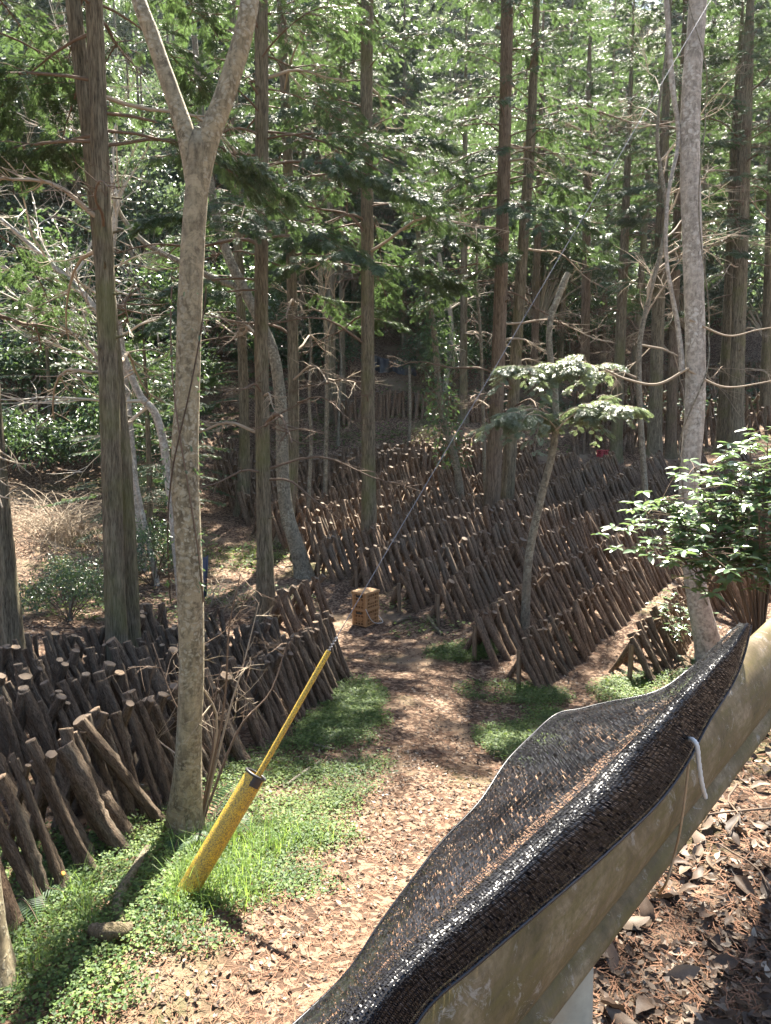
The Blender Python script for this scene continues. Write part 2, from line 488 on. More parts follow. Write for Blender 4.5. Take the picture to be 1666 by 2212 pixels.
def yellow_mat():
    m, nt, out = new_mat("yellow_plastic"); n = N(nt)
    v = n("TexCoord").outputs["Object"]
    f1 = noise(n, v, 140, 4, 0.7); f2 = noise(n, v, 5, 6, 0.7)
    c = mixc(n, ramp(n, f2, [(0.4, (0, 0, 0)), (0.7, (0.5, 0.5, 0.5))]), (0.58, 0.38, 0.035), (0.32, 0.22, 0.06))
    c = mixc(n, ramp(n, f1, [(0.44, (0.9, 0.9, 0.9)), (0.54, (0, 0, 0))]), c, (0.13, 0.105, 0.04))
    principled(n, out, c, 0.5, bump(n, f1, 0.2, 0.002), 0.4)
    return m
M['yellow'] = yellow_mat()
M['black'] = plain("black_rubber", (0.018, 0.018, 0.02), 0.45, 0.5, 0.4, 30)
M['wire'] = plain("steel_wire", (0.13, 0.135, 0.15), 0.45, 0.5, 0.2, 30, metal=0.5)
def net_mat():
    m, nt, out = new_mat("black_tape"); n = N(nt)
    geo = n("NewGeometry")
    c = ramp(n, geo.outputs["Random Per Island"], [(0.2, (0.004, 0.0043, 0.006)), (0.9, (0.014, 0.015, 0.020))])  # faint blue in the black stands for sky reflected by the tape
    principled(n, out, c, 0.36, None, 0.42)
    return m
M['net'] = net_mat()
M['thread'] = plain('net_thread', (0.006, 0.006, 0.0075), 0.85, 0.12, 0.4, 60)
def rail_mat():
    m, nt, out = new_mat("weathered_rail"); n = N(nt)
    v = n("TexCoord").outputs["Object"]
    f1 = noise(n, v, 5.5, 9, 0.72, 0.6); f2 = noise(n, v, 70, 7, 0.75, 0.4); f3 = noise(n, mapping(n, v, (1.0, 1.0, 7.0)), 7.0, 6, 0.7); f4 = noise(n, v, 14, 7, 0.75, 1.0)
    c = ramp(n, f1, [(0.36, (0.055, 0.045, 0.018)), (0.48, (0.14, 0.10, 0.05)), (0.6, (0.25, 0.19, 0.115))])
    c = mixc(n, ramp(n, f2, [(0.40, (0.75, 0.75, 0.75)), (0.56, (0, 0, 0))]), c, (0.12, 0.09, 0.05))
    alg = ramp(n, f3, [(0.42, (0, 0, 0)), (0.62, (0.8, 0.8, 0.8))])
    c = mixc(n, alg, c, mixc(n, f2, (0.065, 0.052, 0.015), (0.16, 0.125, 0.045)))
    fl = ramp(n, noise(n, v, 16, 10, 0.8, 0.9), [(0.575, (0, 0, 0)), (0.62, (0.5, 0.5, 0.5))])
    c = mixc(n, fl, c, (0.36, 0.33, 0.28))
    h = n("Math", operation='ADD'); n.l(f2, h.inputs[0]); n.l(fl, h.inputs[1])
    principled(n, out, c, 0.75, bump(n, h.outputs[0], 0.35, 0.002), 0.3)
    return m
M['rail'] = rail_mat()
M['post_white'] = plain("white_post_paint", (0.36, 0.335, 0.265), 0.65, 0.3, 0.3, 28, 0.002)
M['rope_white'] = plain("white_rope", (0.55, 0.55, 0.53), 0.8, 0.3, 0.1, 60, 0.004)
M['rope_tan'] = plain("tan_cord", (0.34, 0.22, 0.12), 0.85, 0.2, 0.3, 120, 0.002)
M['crate'] = plain("orange_crate", (0.37, 0.20, 0.085), 0.5, 0.4, 0.2, 6)
M['crate_lid'] = plain("crate_lid", (0.36, 0.22, 0.11), 0.6, 0.3, 0.25, 5)
M['crate_in'] = plain('crate_inner_shade', (0.16, 0.075, 0.03), 0.7, 0.2, 0.3, 8)  # crate colour darkened to paint the shade behind the lattice
M['red_in'] = plain('red_crate_inner_shade', (0.16, 0.02, 0.025), 0.7, 0.2, 0.3, 8)  # red darkened likewise, shade inside the crate as colour
M['red'] = plain("red_crate", (0.42, 0.055, 0.07), 0.5, 0.4, 0.2, 6)
M['tarp'] = plain("black_sheet", (0.02, 0.021, 0.025), 0.4, 0.5, 0.4, 6)
M['blue'] = plain("blue_sheet", (0.06, 0.08, 0.13), 0.5, 0.4, 0.4, 5)
M['orange_cap'] = plain("orange_cap", (0.6, 0.22, 0.03), 0.5)

# ------------------------------------------------------------------ ground
def graded(lo, hi, fine_lo, fine_hi, fine, grow):
    a = list(np.arange(fine_lo, fine_hi + 1e-6, fine)); s = fine
    while a[-1] < hi: s *= grow; a.append(a[-1] + s)
    s = fine
    b = []
    x = fine_lo
    while x > lo: s *= grow; x -= s; b.append(x)
    return np.array(b[::-1] + a)
gx = graded(-140, 140, -6, 8, 0.11, 1.06)
gy = graded(-20, 215, 0.0, 14, 0.11, 1.024)
GX, GY = np.meshgrid(gx, gy)
GZ = terrain(GX.ravel(), GY.ravel())
g = G()
nx, ny = len(gx), len(gy)
i, j = np.meshgrid(np.arange(nx - 1), np.arange(ny - 1))
idx = (j * nx + i).ravel()
g.add(np.stack([GX.ravel(), GY.ravel(), GZ], -1), np.stack([idx, idx + 1, idx + nx + 1, idx + nx], -1))
ground = g.build("ground", M['ground'])
tag(ground, "brown forest floor of earth and dead needles sloping down to the log rows", "ground", kind="structure")

# ------------------------------------------------------------------ foliage templates
def fan_template(lobes=6, sub=False):
    """flat drooping conifer spray, 1 long, in the XY plane"""
    V = []; F = []; fr = rng_of(7)
    def rh(x, y, ang, L, w):
        c, s = math.cos(ang), math.sin(ang)
        b = len(V); tl = fr.normal(0, .45); tu = fr.normal(0, .22)
        for u, v in ((0, 0), (L * .55, -w), (L, 0), (L * .55, w)):
            X = x + u * c - v * s; Y = y + u * s + v * c
            V.append((X, Y, -0.22 * X * X - 0.35 * Y * Y + tl * v + tu * u))
        F.append((b, b + 1, b + 2, b + 3))
    for k in range(lobes):
        x = 0.06 + 0.82 * k / lobes
        L = 0.46 * (1 - 0.55 * x) * (0.55 + 0.45 * min(1, x * 4 + .2))
        for s in (-1, 1):
            a = s * math.radians(46 - 14 * x)
            rh(x, 0, a, L, 0.042)
            if sub:
                for q in (0.35, 0.65):
                    for s2 in (-1, 1):
                        rh(x + q * L * math.cos(a), q * L * math.sin(a), a + s2 * 0.75, L * .42, 0.032)
    rh(0.5, 0, 0, 0.5, 0.05)
    rh(0.0, 0, 0, 0.6, 0.025)
    return np.array(V), np.array(F)
FAN = fan_template(6)
FAN_S = fan_template(5, True)
# a folded broad leaf, 1 long
LEAF = (np.array([(0, 0, 0), (.3, -.2, .06), (.68, -.17, .04), (1, 0, -.06), (.68, .17, .04), (.3, .2, .06), (.5, 0, -.01)]),
        np.array([(0, 1, 6), (1, 2, 6), (2, 3, 6), (3, 4, 6), (4, 5, 6), (5, 0, 6)]))
LEAFQ = (np.array([(0, 0, 0), (.45, -.24, .05), (1, 0, -.05), (.45, .24, .05)]), np.array([(0, 1, 2, 3)]))

def spray_branch(g, rng, p0, az, L, droop, rise, fan=FAN, fs=0.34, twigs=9, rad=0.018, leafy=0.18, tmat=1, lmat=0, per=4):
    """limb with side twigs carrying flat sprays"""
    n = 7
    t = np.linspace(0, 1, n)
    d = np.array([math.cos(az), math.sin(az), 0])
    side = np.array([-d[1], d[0], 0])
    wob = rng.normal(0, 0.03 * L)
    pts = p0 + d * (L * t)[:, None] + side * (wob * np.sin(t * 3.2))[:, None]
    pts[:, 2] += L * (rise * t - droop * t ** 2)
    g.adds(tube(pts, rad * (1 - .8 * t), 4, False), tmat)
    pos, X = [], []
    for k in range(twigs):
        u = leafy + (1 - leafy) * (k + rng.uniform(0, .9)) / twigs
        b = np.array([np.interp(u, t, pts[:, c]) for c in range(3)])
        s = 1 if k % 2 else -1
        a2 = az + s * rng.uniform(0.5, 1.1)
        tl = L * rng.uniform(0.22, 0.42) * (1.15 - 0.7 * u)
        e = b + np.array([math.cos(a2) * tl, math.sin(a2) * tl, -rng.uniform(.05, .35) * tl])
        g.adds(tube(np.array([b, (b + e) / 2 + [0, 0, .05 * tl], e]), [rad * .3, rad * .25, rad * .12], 3, False), tmat)
        for q in range(per):
            f = (q + rng.uniform(.2, 1)) / per
            pos.append(b + (e - b) * f)
            a3 = a2 + rng.uniform(-.8, .8)
            X.append((math.cos(a3), math.sin(a3), -rng.uniform(0.1, 0.75)))
    pos.append(pts[-1]); X.append((d[0], d[1], -.4))
    pos = np.array(pos); X = np.array(X)
    up = nrm(np.array([0, 0, 1.0]) + rng.normal(0, .28, (len(pos), 3)))
    A = axes_from(X, up)
    g.add(*scatter(*fan, pos, *A, fs * rng.uniform(.7, 1.3, len(pos))), lmat, False)

def conifer_crown(seed, H=9.0, R=2.4, nb=62, fs=0.23, mats=None, base_sparse=True):
    rng = rng_of(seed); g = G()
    for k in range(nb):
        h = H * ((k + rng.uniform(0, 1)) / nb) ** 0.92
        f = h / H
        L = (R * (1 - f) ** 0.75 + 0.35) * rng.uniform(.75, 1.2)
        if base_sparse and f < .2: L *= 0.75 + f
        spray_branch(g, rng, np.array([0, 0, h]), k * 2.4 + rng.normal(0, .35), L, .42 - .25 * f, .12 + .45 * f,
                     fs=fs, twigs=int(8 + 7 * (1 - f)), per=6, rad=.022 * (1.1 - .7 * f), leafy=.22 if f > .2 else .4)
    return g.mesh("crown", mats)

def broad_crown(seed, R=(1.8, 1.8, 1.6), n=5200, leaf=0.11, mats=None, clumps=46, stems=16, tpl=LEAFQ):
    rng = rng_of(seed); g = G()
    R = np.array(R)
    c = nrm(rng.normal(0, 1, (clumps, 3))) * (rng.uniform(.35, 1, (clumps, 1)) ** .5) * R
    c[:, 2] = np.abs(c[:, 2]) * 1.0
    rad = rng.uniform(.22, .46, clumps) * R.mean()
    w = rng.integers(0, clumps, n)
    off = nrm(rng.normal(0, 1, (n, 3))) * (rng.uniform(0.15, 1, (n, 1)) ** .6) * rad[w][:, None] * np.array([1.15, 1.15, .62])
    pos = c[w] + off
    X = nrm(off + rng.normal(0, .5, (n, 3)) * rad.mean() + np.array([0, 0, -.15]))
    A = axes_from(X, nrm(np.array([0, 0, 1.0]) + rng.normal(0, .45, (n, 3))))
    g.add(*scatter(*tpl, pos, *A, leaf * rng.uniform(.6, 1.3, n)), 0, False)
    for k in range(stems):
        e = c[k % clumps]
        mid = e * .5 + np.array([0, 0, -.15 * R[2]]) + rng.normal(0, .08, 3)
        g.adds(tube(catmull([np.array([0, 0, -R[2] * .5]), mid, e], 7), np.linspace(.03, .006, 7) * R.mean() / 1.8, 4, False), 1)
    return g.mesh("crown", mats)

MATS_N = [M['needle'], M['twig']]
MATS_F = [M['needle_far'], M['twig']]
crown_n = [conifer_crown(11 + s, H=9 + s, R=2.2 + .2 * (s % 2), nb=40 + 3 * s, fs=.19, mats=MATS_N) for s in range(3)]
crown_f = [conifer_crown(41 + s, H=11, R=2.9, nb=60, fs=.46, mats=MATS_F, base_sparse=False) for s in range(2)]
crown_bf = [broad_crown(61 + s, (3.2, 3.2, 3.6), 9000, .24, [M['broad_lt'], M['twig_pale']], 70, 24) for s in range(2)]
bush_m = [broad_crown(71 + s, (1.5, 1.5, 1.35), 5200, .10, [M['broad'], M['twig']], 44, 14) for s in range(3)]

# ------------------------------------------------------------------ trunks and trees
def trunk_mesh(path, rad, kind, seed, seg=18, step=0.16, flare=0.35, stubs=0):
    """trunk along a 3-D path with its local origin at the first point"""
    rng = rng_of(seed)
    path = np.asarray(path, float); base = path[0].copy()
    L = np.linalg.norm(np.diff(path, axis=0), axis=1).sum()
    n = max(8, int(L / step))
    c = catmull(path - base, n)
    tt = np.linspace(0, 1, len(rad)); r = np.interp(np.linspace(0, 1, n), tt, rad)
    hgt = np.linspace(0, L, n)
    r = r * (1 + flare * np.exp(-hgt / 0.22))
    a = np.arange(seg) * 2 * math.pi / seg
    rm = np.ones((n, seg))
    amp = 0.05 if kind.startswith('hinoki') else 0.032
    for k in (2, 3, 5, 7):
        ph = rng.uniform(0, 6.28); fz = rng.uniform(.3, 1.2)
        rm += amp / (k ** .5) * np.sin(k * a[None, :] + ph + .8 * np.sin(hgt * fz + ph)[:, None])
    ph = rng.uniform(0, 6.28, 5)
    lob = sum(np.maximum(0, np.cos(a - p)) ** 6 for p in ph[:4])
    rm += (0.5 * flare * np.exp(-hgt / 0.18))[:, None] * lob[None, :]
    rm += rng.normal(0, amp * .35, (n, seg))
    c[0, 2] -= 0.12
    g = G(); g.adds(tube(c, r, seg, True, rm))
    for k in range(stubs):
        i = int(rng.integers(n // 8, n - 2)); az = rng.uniform(0, 6.28)
        d = np.array([math.cos(az), math.sin(az), rng.uniform(.0, .5)])
        p = c[i] + d * r[i] * .7
        g.adds(tube(np.array([p, p + d * .06, p + d * rng.uniform(.09, .18)]), np.array([.022, .017, .012]) * (r[i] / .12), 5, True))
    return g.mesh("trunk", [M[kind]]), base

def dead_branch_mesh(seed, L, mat):
    rng = rng_of(seed); g = G()
    n = 10; t = np.linspace(0, 1, n)
    pts = np.stack([L * t, .12 * L * np.sin(t * 3 + rng.uniform(0, 6)) * t, L * (.25 * t - .42 * t * t) + .03 * L * np.sin(t * 9 + rng.uniform(0, 6))], -1)
    g.adds(tube(pts, .020 * (1 - .8 * t) + .002, 6, True))
    for k in range(9):
        u = rng.uniform(.25, .97); b = np.array([np.interp(u, t, pts[:, c]) for c in range(3)])
        s = 1 if k % 2 else -1
        e = b + np.array([rng.uniform(.1, .3), s * rng.uniform(.1, .3), rng.uniform(-.18, .1)]) * L * (1.15 - .6 * u)
        m = (b + e) / 2 + rng.normal(0, .02, 3)
        g.adds(tube(catmull([b, m, e], 5), np.linspace(.008, .002, 5), 4, False))
        for q in range(3):
            w = rng.uniform(.3, 1); b2 = b + (e - b) * w
            e2 = b2 + rng.normal(0, .11, 3) * L * .6
            g.adds(tube(np.array([b2, (b2 + e2) / 2 + rng.normal(0, .01, 3), e2]), [.004, .003, .0015], 3, False))
    return g.mesh("branch", [mat])
dead_br = [dead_branch_mesh(90 + k, 1.0 + .35 * k, M['twig'] if k % 3 else M['twig_tan']) for k in range(5)]

def leafy_branch_mesh(seed, L, fan, fs, droop=.35, twigs=12, per=5, mats=MATS_N):
    rng = rng_of(seed); g = G()
    spray_branch(g, rng, np.zeros(3), 0.0, L, droop, .12, fan, fs, twigs, .02, .3, 1, 0, per)
    return g.mesh("leafy_branch", mats)
leafy = [leafy_branch_mesh(120 + k, 1.6 + .3 * k, FAN_S, .21, .3 + .05 * k, 15, 7) for k in range(4)]

ORD = ["zeroth", "first", "second", "third", "fourth", "fifth", "sixth", "seventh", "eighth", "ninth", "tenth", "eleventh", "twelfth"]
tree_list = []
def conifer(label, d, pts, crown_z=6.0, top=15.0, kind='hinoki', seed=1, ndead=8, nleafy=4, var=0, crs=1.0, group=None, stubs=10, dead_lo=2.2, base=None):
    """straight cypress; pts = (px, py, width px) from the base up"""
    rng = rng_of(seed * 17 + 3)
    w = [P(px, py, d) for px, py, _ in pts]
    rad = [wd / 2 / FOC * d / 0.985 for *_, wd in pts]
    z0 = tz(w[0][0], w[0][1]); w[0][2] = z0
    dirv = nrm(w[-1] - w[0]); dirv = nrm(dirv * np.array([1, 1, 1]) + np.array([0, 0, 1.0]))
    zt = z0 + top
    if w[-1][2] < zt:
        k = (zt - w[-1][2]) / dirv[2]
        w += [w[-1] + dirv * k * .5, w[-1] + dirv * k]
        rad += [rad[-1] * .62, rad[-1] * .15]
    me, b = trunk_mesh(w, rad, kind, seed, stubs=stubs)
    t = thing("cypress_tree", tuple(b), label, "tree", group)
    link("trunk", me, t)
    W = np.array(w) - b
    def at(z):
        return np.array([np.interp(z, W[:, 2], W[:, 0]), np.interp(z, W[:, 2], W[:, 1]), z])
    c = link("crown", crown_n[var % 3], t, tuple(at(crown_z)))
    s = (top - crown_z) / (9 + var % 3)
    c.scale = (crs, crs, s); c.rotation_euler = (0, 0, rng.uniform(0, 6.28))
    for k in range(ndead):
        z = rng.uniform(dead_lo, crown_z + 2.5)
        o = link("branch", dead_br[int(rng.integers(0, 5))], t, tuple(at(z)))
        o.rotation_euler = (rng.normal(0, .2), rng.normal(-.05, .2), rng.uniform(0, 6.28)); o.scale = (rng.uniform(.9, 1.7),) * 3
    for k in range(nleafy):
        z = rng.uniform(crown_z - 2.2, crown_z + 1.2)
        o = link("leafy_branch", leafy[int(rng.integers(0, 4))], t, tuple(at(z)))
        o.rotation_euler = (rng.normal(0, .12), rng.normal(0.03, .1), rng.uniform(0, 6.28)); o.scale = (rng.uniform(.9, 1.25),) * 3
    tree_list.append((t, at))
    return t

conifer("tall twin-trunked rough-barked cypress rising behind the log block beside the forked tree", 8.4,
        [(258, 1500, 54), (248, 1300, 45), (236, 870, 41), (222, 480, 37), (203, 0, 34)], 7.2, 15, seed=1, ndead=12, nleafy=3, stubs=26, dead_lo=3.4)
_t1 = tree_list[-1][0]
_p = [P(283, 1400, 8.75), P(268, 1050, 8.75), P(236, 700, 8.75), P(196, 300, 8.75), P(158, 0, 8.75), P(120, -400, 8.75)]
_p[0][2] = tz(_p[0][0], _p[0][1])
_me, _b = trunk_mesh(_p, [.12, .105, .10, .09, .08, .05], 'hinoki', 311)
_o = link("trunk", _me, _t1); _o.location = tuple(_b - np.array(_t1.location))
conifer("leaning mossy cypress at the left edge with its right side lit", 8.6, [(28, 1445, 62), (10, 1250, 50), (-12, 1000, 44), (-50, 500, 40)], 7, 14, seed=2, ndead=5, nleafy=1, var=1)
conifer("slim straight cypress between the forked tree and the curved tree", 11.8, [(577, 1330, 46), (571, 1150, 31), (565, 750, 28), (566, 300, 27), (564, 0, 26)], 7.0, 16, seed=3, ndead=12, nleafy=5, var=2, stubs=22)
conifer("straight cypress standing just behind the curved mossy tree", 17, [(612, 1165, 36), (632, 1000, 24), (632, 700, 22), (622, 350, 20), (608, 0, 18)], 8, 17, seed=4, ndead=9, nleafy=4, var=0)
conifer("reddish cypress with a plank leaning on it beside the left rear log rows", 20, [(524, 1112, 34), (528, 950, 22), (522, 700, 20), (512, 450, 18)], 8, 18, seed=5, ndead=7, nleafy=4, var=1)
conifer("straight green-tinged cypress in the middle of the log field behind the orange crates", 16.3, [(797, 1195, 36), (796, 1000, 29), (794, 600, 27), (792, 200, 25), (793, 0, 24)], 7.6, 17, seed=6, ndead=12, nleafy=7, var=2, stubs=20)
conifer("thick reddish cypress, left of the close pair amid the log rows", 19, [(1060, 1135, 37), (1070, 950, 32), (1083, 600, 27), (1092, 250, 25), (1096, 0, 24)], 8.5, 18, 'hinoki_red', seed=7, ndead=12, nleafy=6, var=0, stubs=24)
conifer("thinner cypress, right of the close pair amid the log rows", 19.6, [(1092, 1110, 31), (1104, 950, 25), (1125, 600, 22), (1146, 300, 19)], 8, 17, seed=8, ndead=9, nleafy=5, var=1, stubs=14)
back = [
    (1330, 992, 22, 1346, 600, 25.5, "slender cypress right behind the red crate on the terrace"),
    (1412, 1005, 28, 1428, 500, 25.0, "cypress with flared foot right of the red crate"),
    (1448, 1000, 20, 1462, 500, 25.6, "thin reddish cypress left of the pale smooth trunk on the terrace"),
    (1560, 975, 22, 1590, 300, 25.4, "left one of two close cypresses right of the pale smooth trunk"),
    (1587, 972, 27, 1612, 200, 24.6, "right one of two close cypresses right of the pale smooth trunk"),
    (1652, 960, 22, 1672, 300, 28.0, "dark cypress cut by the right edge of the picture"),
    (1262, 985, 18, 1270, 300, 27.5, "thin cypress behind the sunlit spray of foliage"),
    (717, 905, 20, 714, 600, 28.5, "dark cypress at the left end of the upper log row"),
    (741, 900, 13, 738, 600, 29.5, "thin cypress next to the left end of the upper log row"),
    (1000, 925, 16, 1003, 500, 28.2, "pale-topped thin cypress behind the upper log row near the close pair"),
    (1150, 940, 16, 1162, 500, 30.0, "thin cypress seen just right of the close pair"),
    (1205, 900, 15, 1222, 450, 33.0, "far thin cypress above the sunlit spray of foliage"),
    (1365, 880, 14, 1395, 450, 33.0, "far thin cypress among the upper right log rows"),
    (1505, 880, 15, 1520, 500, 34.0, "far cypress hidden partly by the pale smooth trunk"),
    (1300, 830, 12, 1312, 500, 37.0, "far slender cypress on the slope over the red crate"),
    (650, 870, 13, 655, 500, 31.0, "far thin cypress on the slope left of the upper log row"),
    (870, 830, 12, 872, 500, 34.0, "thin cypress beside the hanging black sheet"),
]
for k, (px, py, w, px2, py2, d, lab) in enumerate(back):
    conifer(lab, d, [(px, py, w * 1.25), (px + (px2 - px) * .3, py + (py2 - py) * .3, w), (px2, py2, w * .85)], 7.5 + (k % 4) * .8, 15 + (k % 3) * 1.5,
            'hinoki_red' if k % 4 == 2 else 'hinoki', seed=20 + k, ndead=10, nleafy=4, var=k, crs=1.0)

def limb_tree(name, label, parts, kind, seed, crown=None, group=None):
    """tree of several limbs; parts = list of (3-D path, radii); the first is the trunk"""
    t = None
    for k, (path, rad) in enumerate(parts):
        path = [np.array(p, float) for p in path]
        if k == 0: path[0][2] = tz(path[0][0], path[0][1])
        me, b = trunk_mesh(path, rad, kind, seed + k, seg=20 if k == 0 else 14, step=.12, flare=.3 if k == 0 else 0.0)
        if k == 0: t = thing(name, tuple(b), label, "tree", group)
        o = link("trunk" if k == 0 else "limb", me, t); o.location = tuple(b - np.array(t.location))
    for (mesh, p, s, rz) in (crown or []):
        o = link("crown", mesh, t, tuple(np.array(p) - np.array(t.location))); o.scale = (s,) * 3; o.rotation_euler = (0, 0, rz)
    return t
D = 4.7
forked = limb_tree("forked_tree", "smooth lichen-spotted trunk forking in a Y, nearest tree left of the path", [
    ([P(398, 1800, D), P(408, 1600, D), P(413, 1400, D), P(405, 1150, D), P(398, 1020, D), P(404, 850, D), P(412, 600, D), P(425, 400, D), P(430, 320, D), P(432, 282, D)],
     [.105, .082, .083, .087, .092, .078, .076, .070, .076, .042]),
    ([P(427, 480, D), P(420, 390, D), P(404, 300, D), P(380, 225, D), P(352, 145, D), P(326, 70, D), P(300, 0, D), P(262, -150, D + .2), P(215, -420, D + .5)], [.040, .058, .058, .051, .047, .045, .043, .039, .033]),
    ([P(426, 480, D), P(434, 390, D), P(450, 305, D), P(474, 240, D), P(498, 170, D), P(522, 90, D), P(540, 0, D), P(552, -150, D + .2), P(560, -420, D + .5)], [.040, .058, .066, .062, .059, .056, .054, .047, .038])],
    'smooth', 401)
D = 14.6
curved = limb_tree("curved_tree", "curved smooth tree with a moss-lit edge at the left end of the log field", [
    ([P(658, 1240, D), P(640, 1180, D), P(618, 1100, D), P(610, 1010, D), P(608, 890, D), P(592, 770, D), P(560, 690, D), P(522, 615, D), P(488, 540, D), P(462, 440, D), P(440, 300, D), P(420, 80, D)],
     [.175, .15, .135, .125, .12, .11, .105, .10, .09, .08, .07, .05]),
    ([P(520, 622, D), P(462, 602, D), P(400, 570, D), P(320, 530, D), P(265, 470, D), P(236, 400, D)], [.07, .062, .055, .05, .045, .03])],
    'greybark', 421)
D = 9.6
pale = limb_tree("pale_tree", "tall pale smooth trunk at right with a vine, standing below the guardrail", [
    ([P(1540, 1420, D), P(1508, 1300, D), P(1492, 1180, D), P(1488, 1050, D), P(1500, 900, D), P(1502, 750, D), P(1496, 550, D), P(1490, 350, D), P(1494, 180, D), P(1508, 0, D), P(1520, -250, D), P(1530, -600, D)],
     [.175, .138, .126, .122, .126, .122, .118, .114, .11, .10, .09, .06]),
    ([P(1474, 780, D), P(1462, 690, D), P(1440, 560, D - .1), P(1444, 420, D - .1), P(1466, 300, D), P(1452, 180, D), P(1440, 0, D), P(1432, -200, D)], [.036, .030, .022, .020, .026, .034, .030, .02])],
    'pale', 441)
unseen_crown = [broad_crown(81 + q, (2.6, 2.6, 2.0), 2600 + 3600 * q, .12, [M['broad_lt'], M['twig']], 40, 26) for q in range(2)]  # leafy crowns out of view, leaf counts set for dappled shade
_c = link("crown", unseen_crown[0], pale, tuple(np.array([3.2, 9.3, 12.6]) - np.array(pale.location)))  # unseen crown of the pale tree, placed to dapple the foreground
_c = link("crown", unseen_crown[1], pale, tuple(np.array([.7, 16.4, 12.9]) - np.array(pale.location))); _c.scale = (.75, .75, .7)  # unseen leaf mass added to shade the path, far from the trunk
_c = link("crown", unseen_crown[1], forked, tuple(np.array([-2.0, 5.6, 11.0]) - np.array(forked.location))); _c.scale = (.8, .8, .8)
D = 11.0
thin = limb_tree("thin_tree", "thin crooked grey tree with a cut top rising from the front log rows", [
    ([P(1134, 1330, D), P(1142, 1210, D), P(1168, 1080, D), P(1197, 960, D), P(1200, 860, D), P(1188, 760, D), P(1190, 690, D), P(1218, 612, D), P(1228, 590, D)],
     [.065, .062, .06, .052, .048, .046, .045, .05, .045])],
    'greybark', 461)
edge = limb_tree("edge_tree", "sunlit trunk foot cut off by the left edge beside the grass", [
    ([P(-34, 2150, 3.15), P(-62, 1900, 3.15), P(-80, 1500, 3.15), P(-110, 900, 3.15), P(-150, 0, 3.15)], [.13, .12, .115, .11, .10])], 'smooth', 471)
D = 20.5
ivy_trunk = limb_tree("ivied_tree", "slim ivy-covered tree with glinting leaves in mid log field", [
    ([P(998, 1075, D), P(985, 1000, D), P(962, 920, D), P(948, 850, D), P(940, 740, D), P(925, 640, D), P(905, 520, D), P(895, 380, D)], [.12, .10, .10, .09, .09, .08, .07, .05])], 'greybark', 481)
for k, (lab, dd, pts, rr) in enumerate([
    ("very thin bent sapling between the curved tree and the middle cypress", 18.5, [(662, 1060), (672, 960), (668, 860), (672, 760), (668, 690)], .05),
    ("thin bare sapling in front of the upper log row", 26, [(884, 960), (886, 880), (884, 790)], .055),
    ("dead grey sapling at the left end of the upper row", 26.5, [(731, 965), (733, 880), (738, 790), (732, 700)], .05),
    ("slim paired stem left of the thick reddish cypress", 21, [(1052, 900), (1040, 760), (1030, 600), (1035, 420)], .05)]):
    p = [P(px, py, dd) for px, py in pts]
    limb_tree("sapling", lab, [(p, [rr, rr * .85, rr * .7, rr * .5][:max(2, len(p))])], 'greybark', 500 + k)

# ------------------------------------------------------------------ hillside wood and bushes
rng = rng_of(2024)
far_spots = []
tries = 0
while len(far_spots) < 150 and tries < 6000:
    tries += 1
    y = rng.uniform(33, 118); x = rng.uniform(-.62, .62) * y
    if all((x - a) ** 2 + (y - b) ** 2 > (2.5 + .022 * y) ** 2 for a, b in far_spots):
        far_spots.append((x, y))
far_spots += [(-9.5, 30), (-13, 32), (-16.5, 34), (-12, 36), (-19, 38), (-8, 35), (-15, 41), (-21, 43), (-6, 39), (-17, 29), (-11, 45)]
far_trunk, _ = trunk_mesh([np.array([0, 0, 0.]), np.array([.1, 0, 5.]), np.array([.05, .1, 13.])], [.16, .13, .03], 'hinoki', 601, seg=9, step=.6)
for k, (x, y) in enumerate(far_spots):
    z = tz(x, y)
    lev = "lower" if y < 52 else ("middle" if y < 82 else "upper")
    side = "left" if x < -.18 * y else ("right" if x > .18 * y else "middle")
    broad = (k % 3 == 0)
    lab = ("round-crowned broadleaf tree on the %s slope at the %s of the far hillside" if broad else "pointed dark cypress on the %s slope at the %s of the far hillside") % (lev, side)
    t = thing("hillside_tree", (x, y, z - .1), lab, "tree", ("broadleaf trees" if broad else "cypresses") + " on the %s slope at the %s of the far hillside" % (lev, side))
    s = rng.uniform(.8, 1.25)
    tr = link("trunk", far_trunk, t); tr.scale = (s, s, s)
    if broad:
        c = link("crown", crown_bf[k % 2], t, (0, 0, 4.2 * s))
    else:
        c = link("crown", crown_f[k % 2], t, (0, 0, 2.6 * s))
    c.scale = (s, s, s * rng.uniform(.9, 1.15)); c.rotation_euler = (0, 0, rng.uniform(0, 6.28))

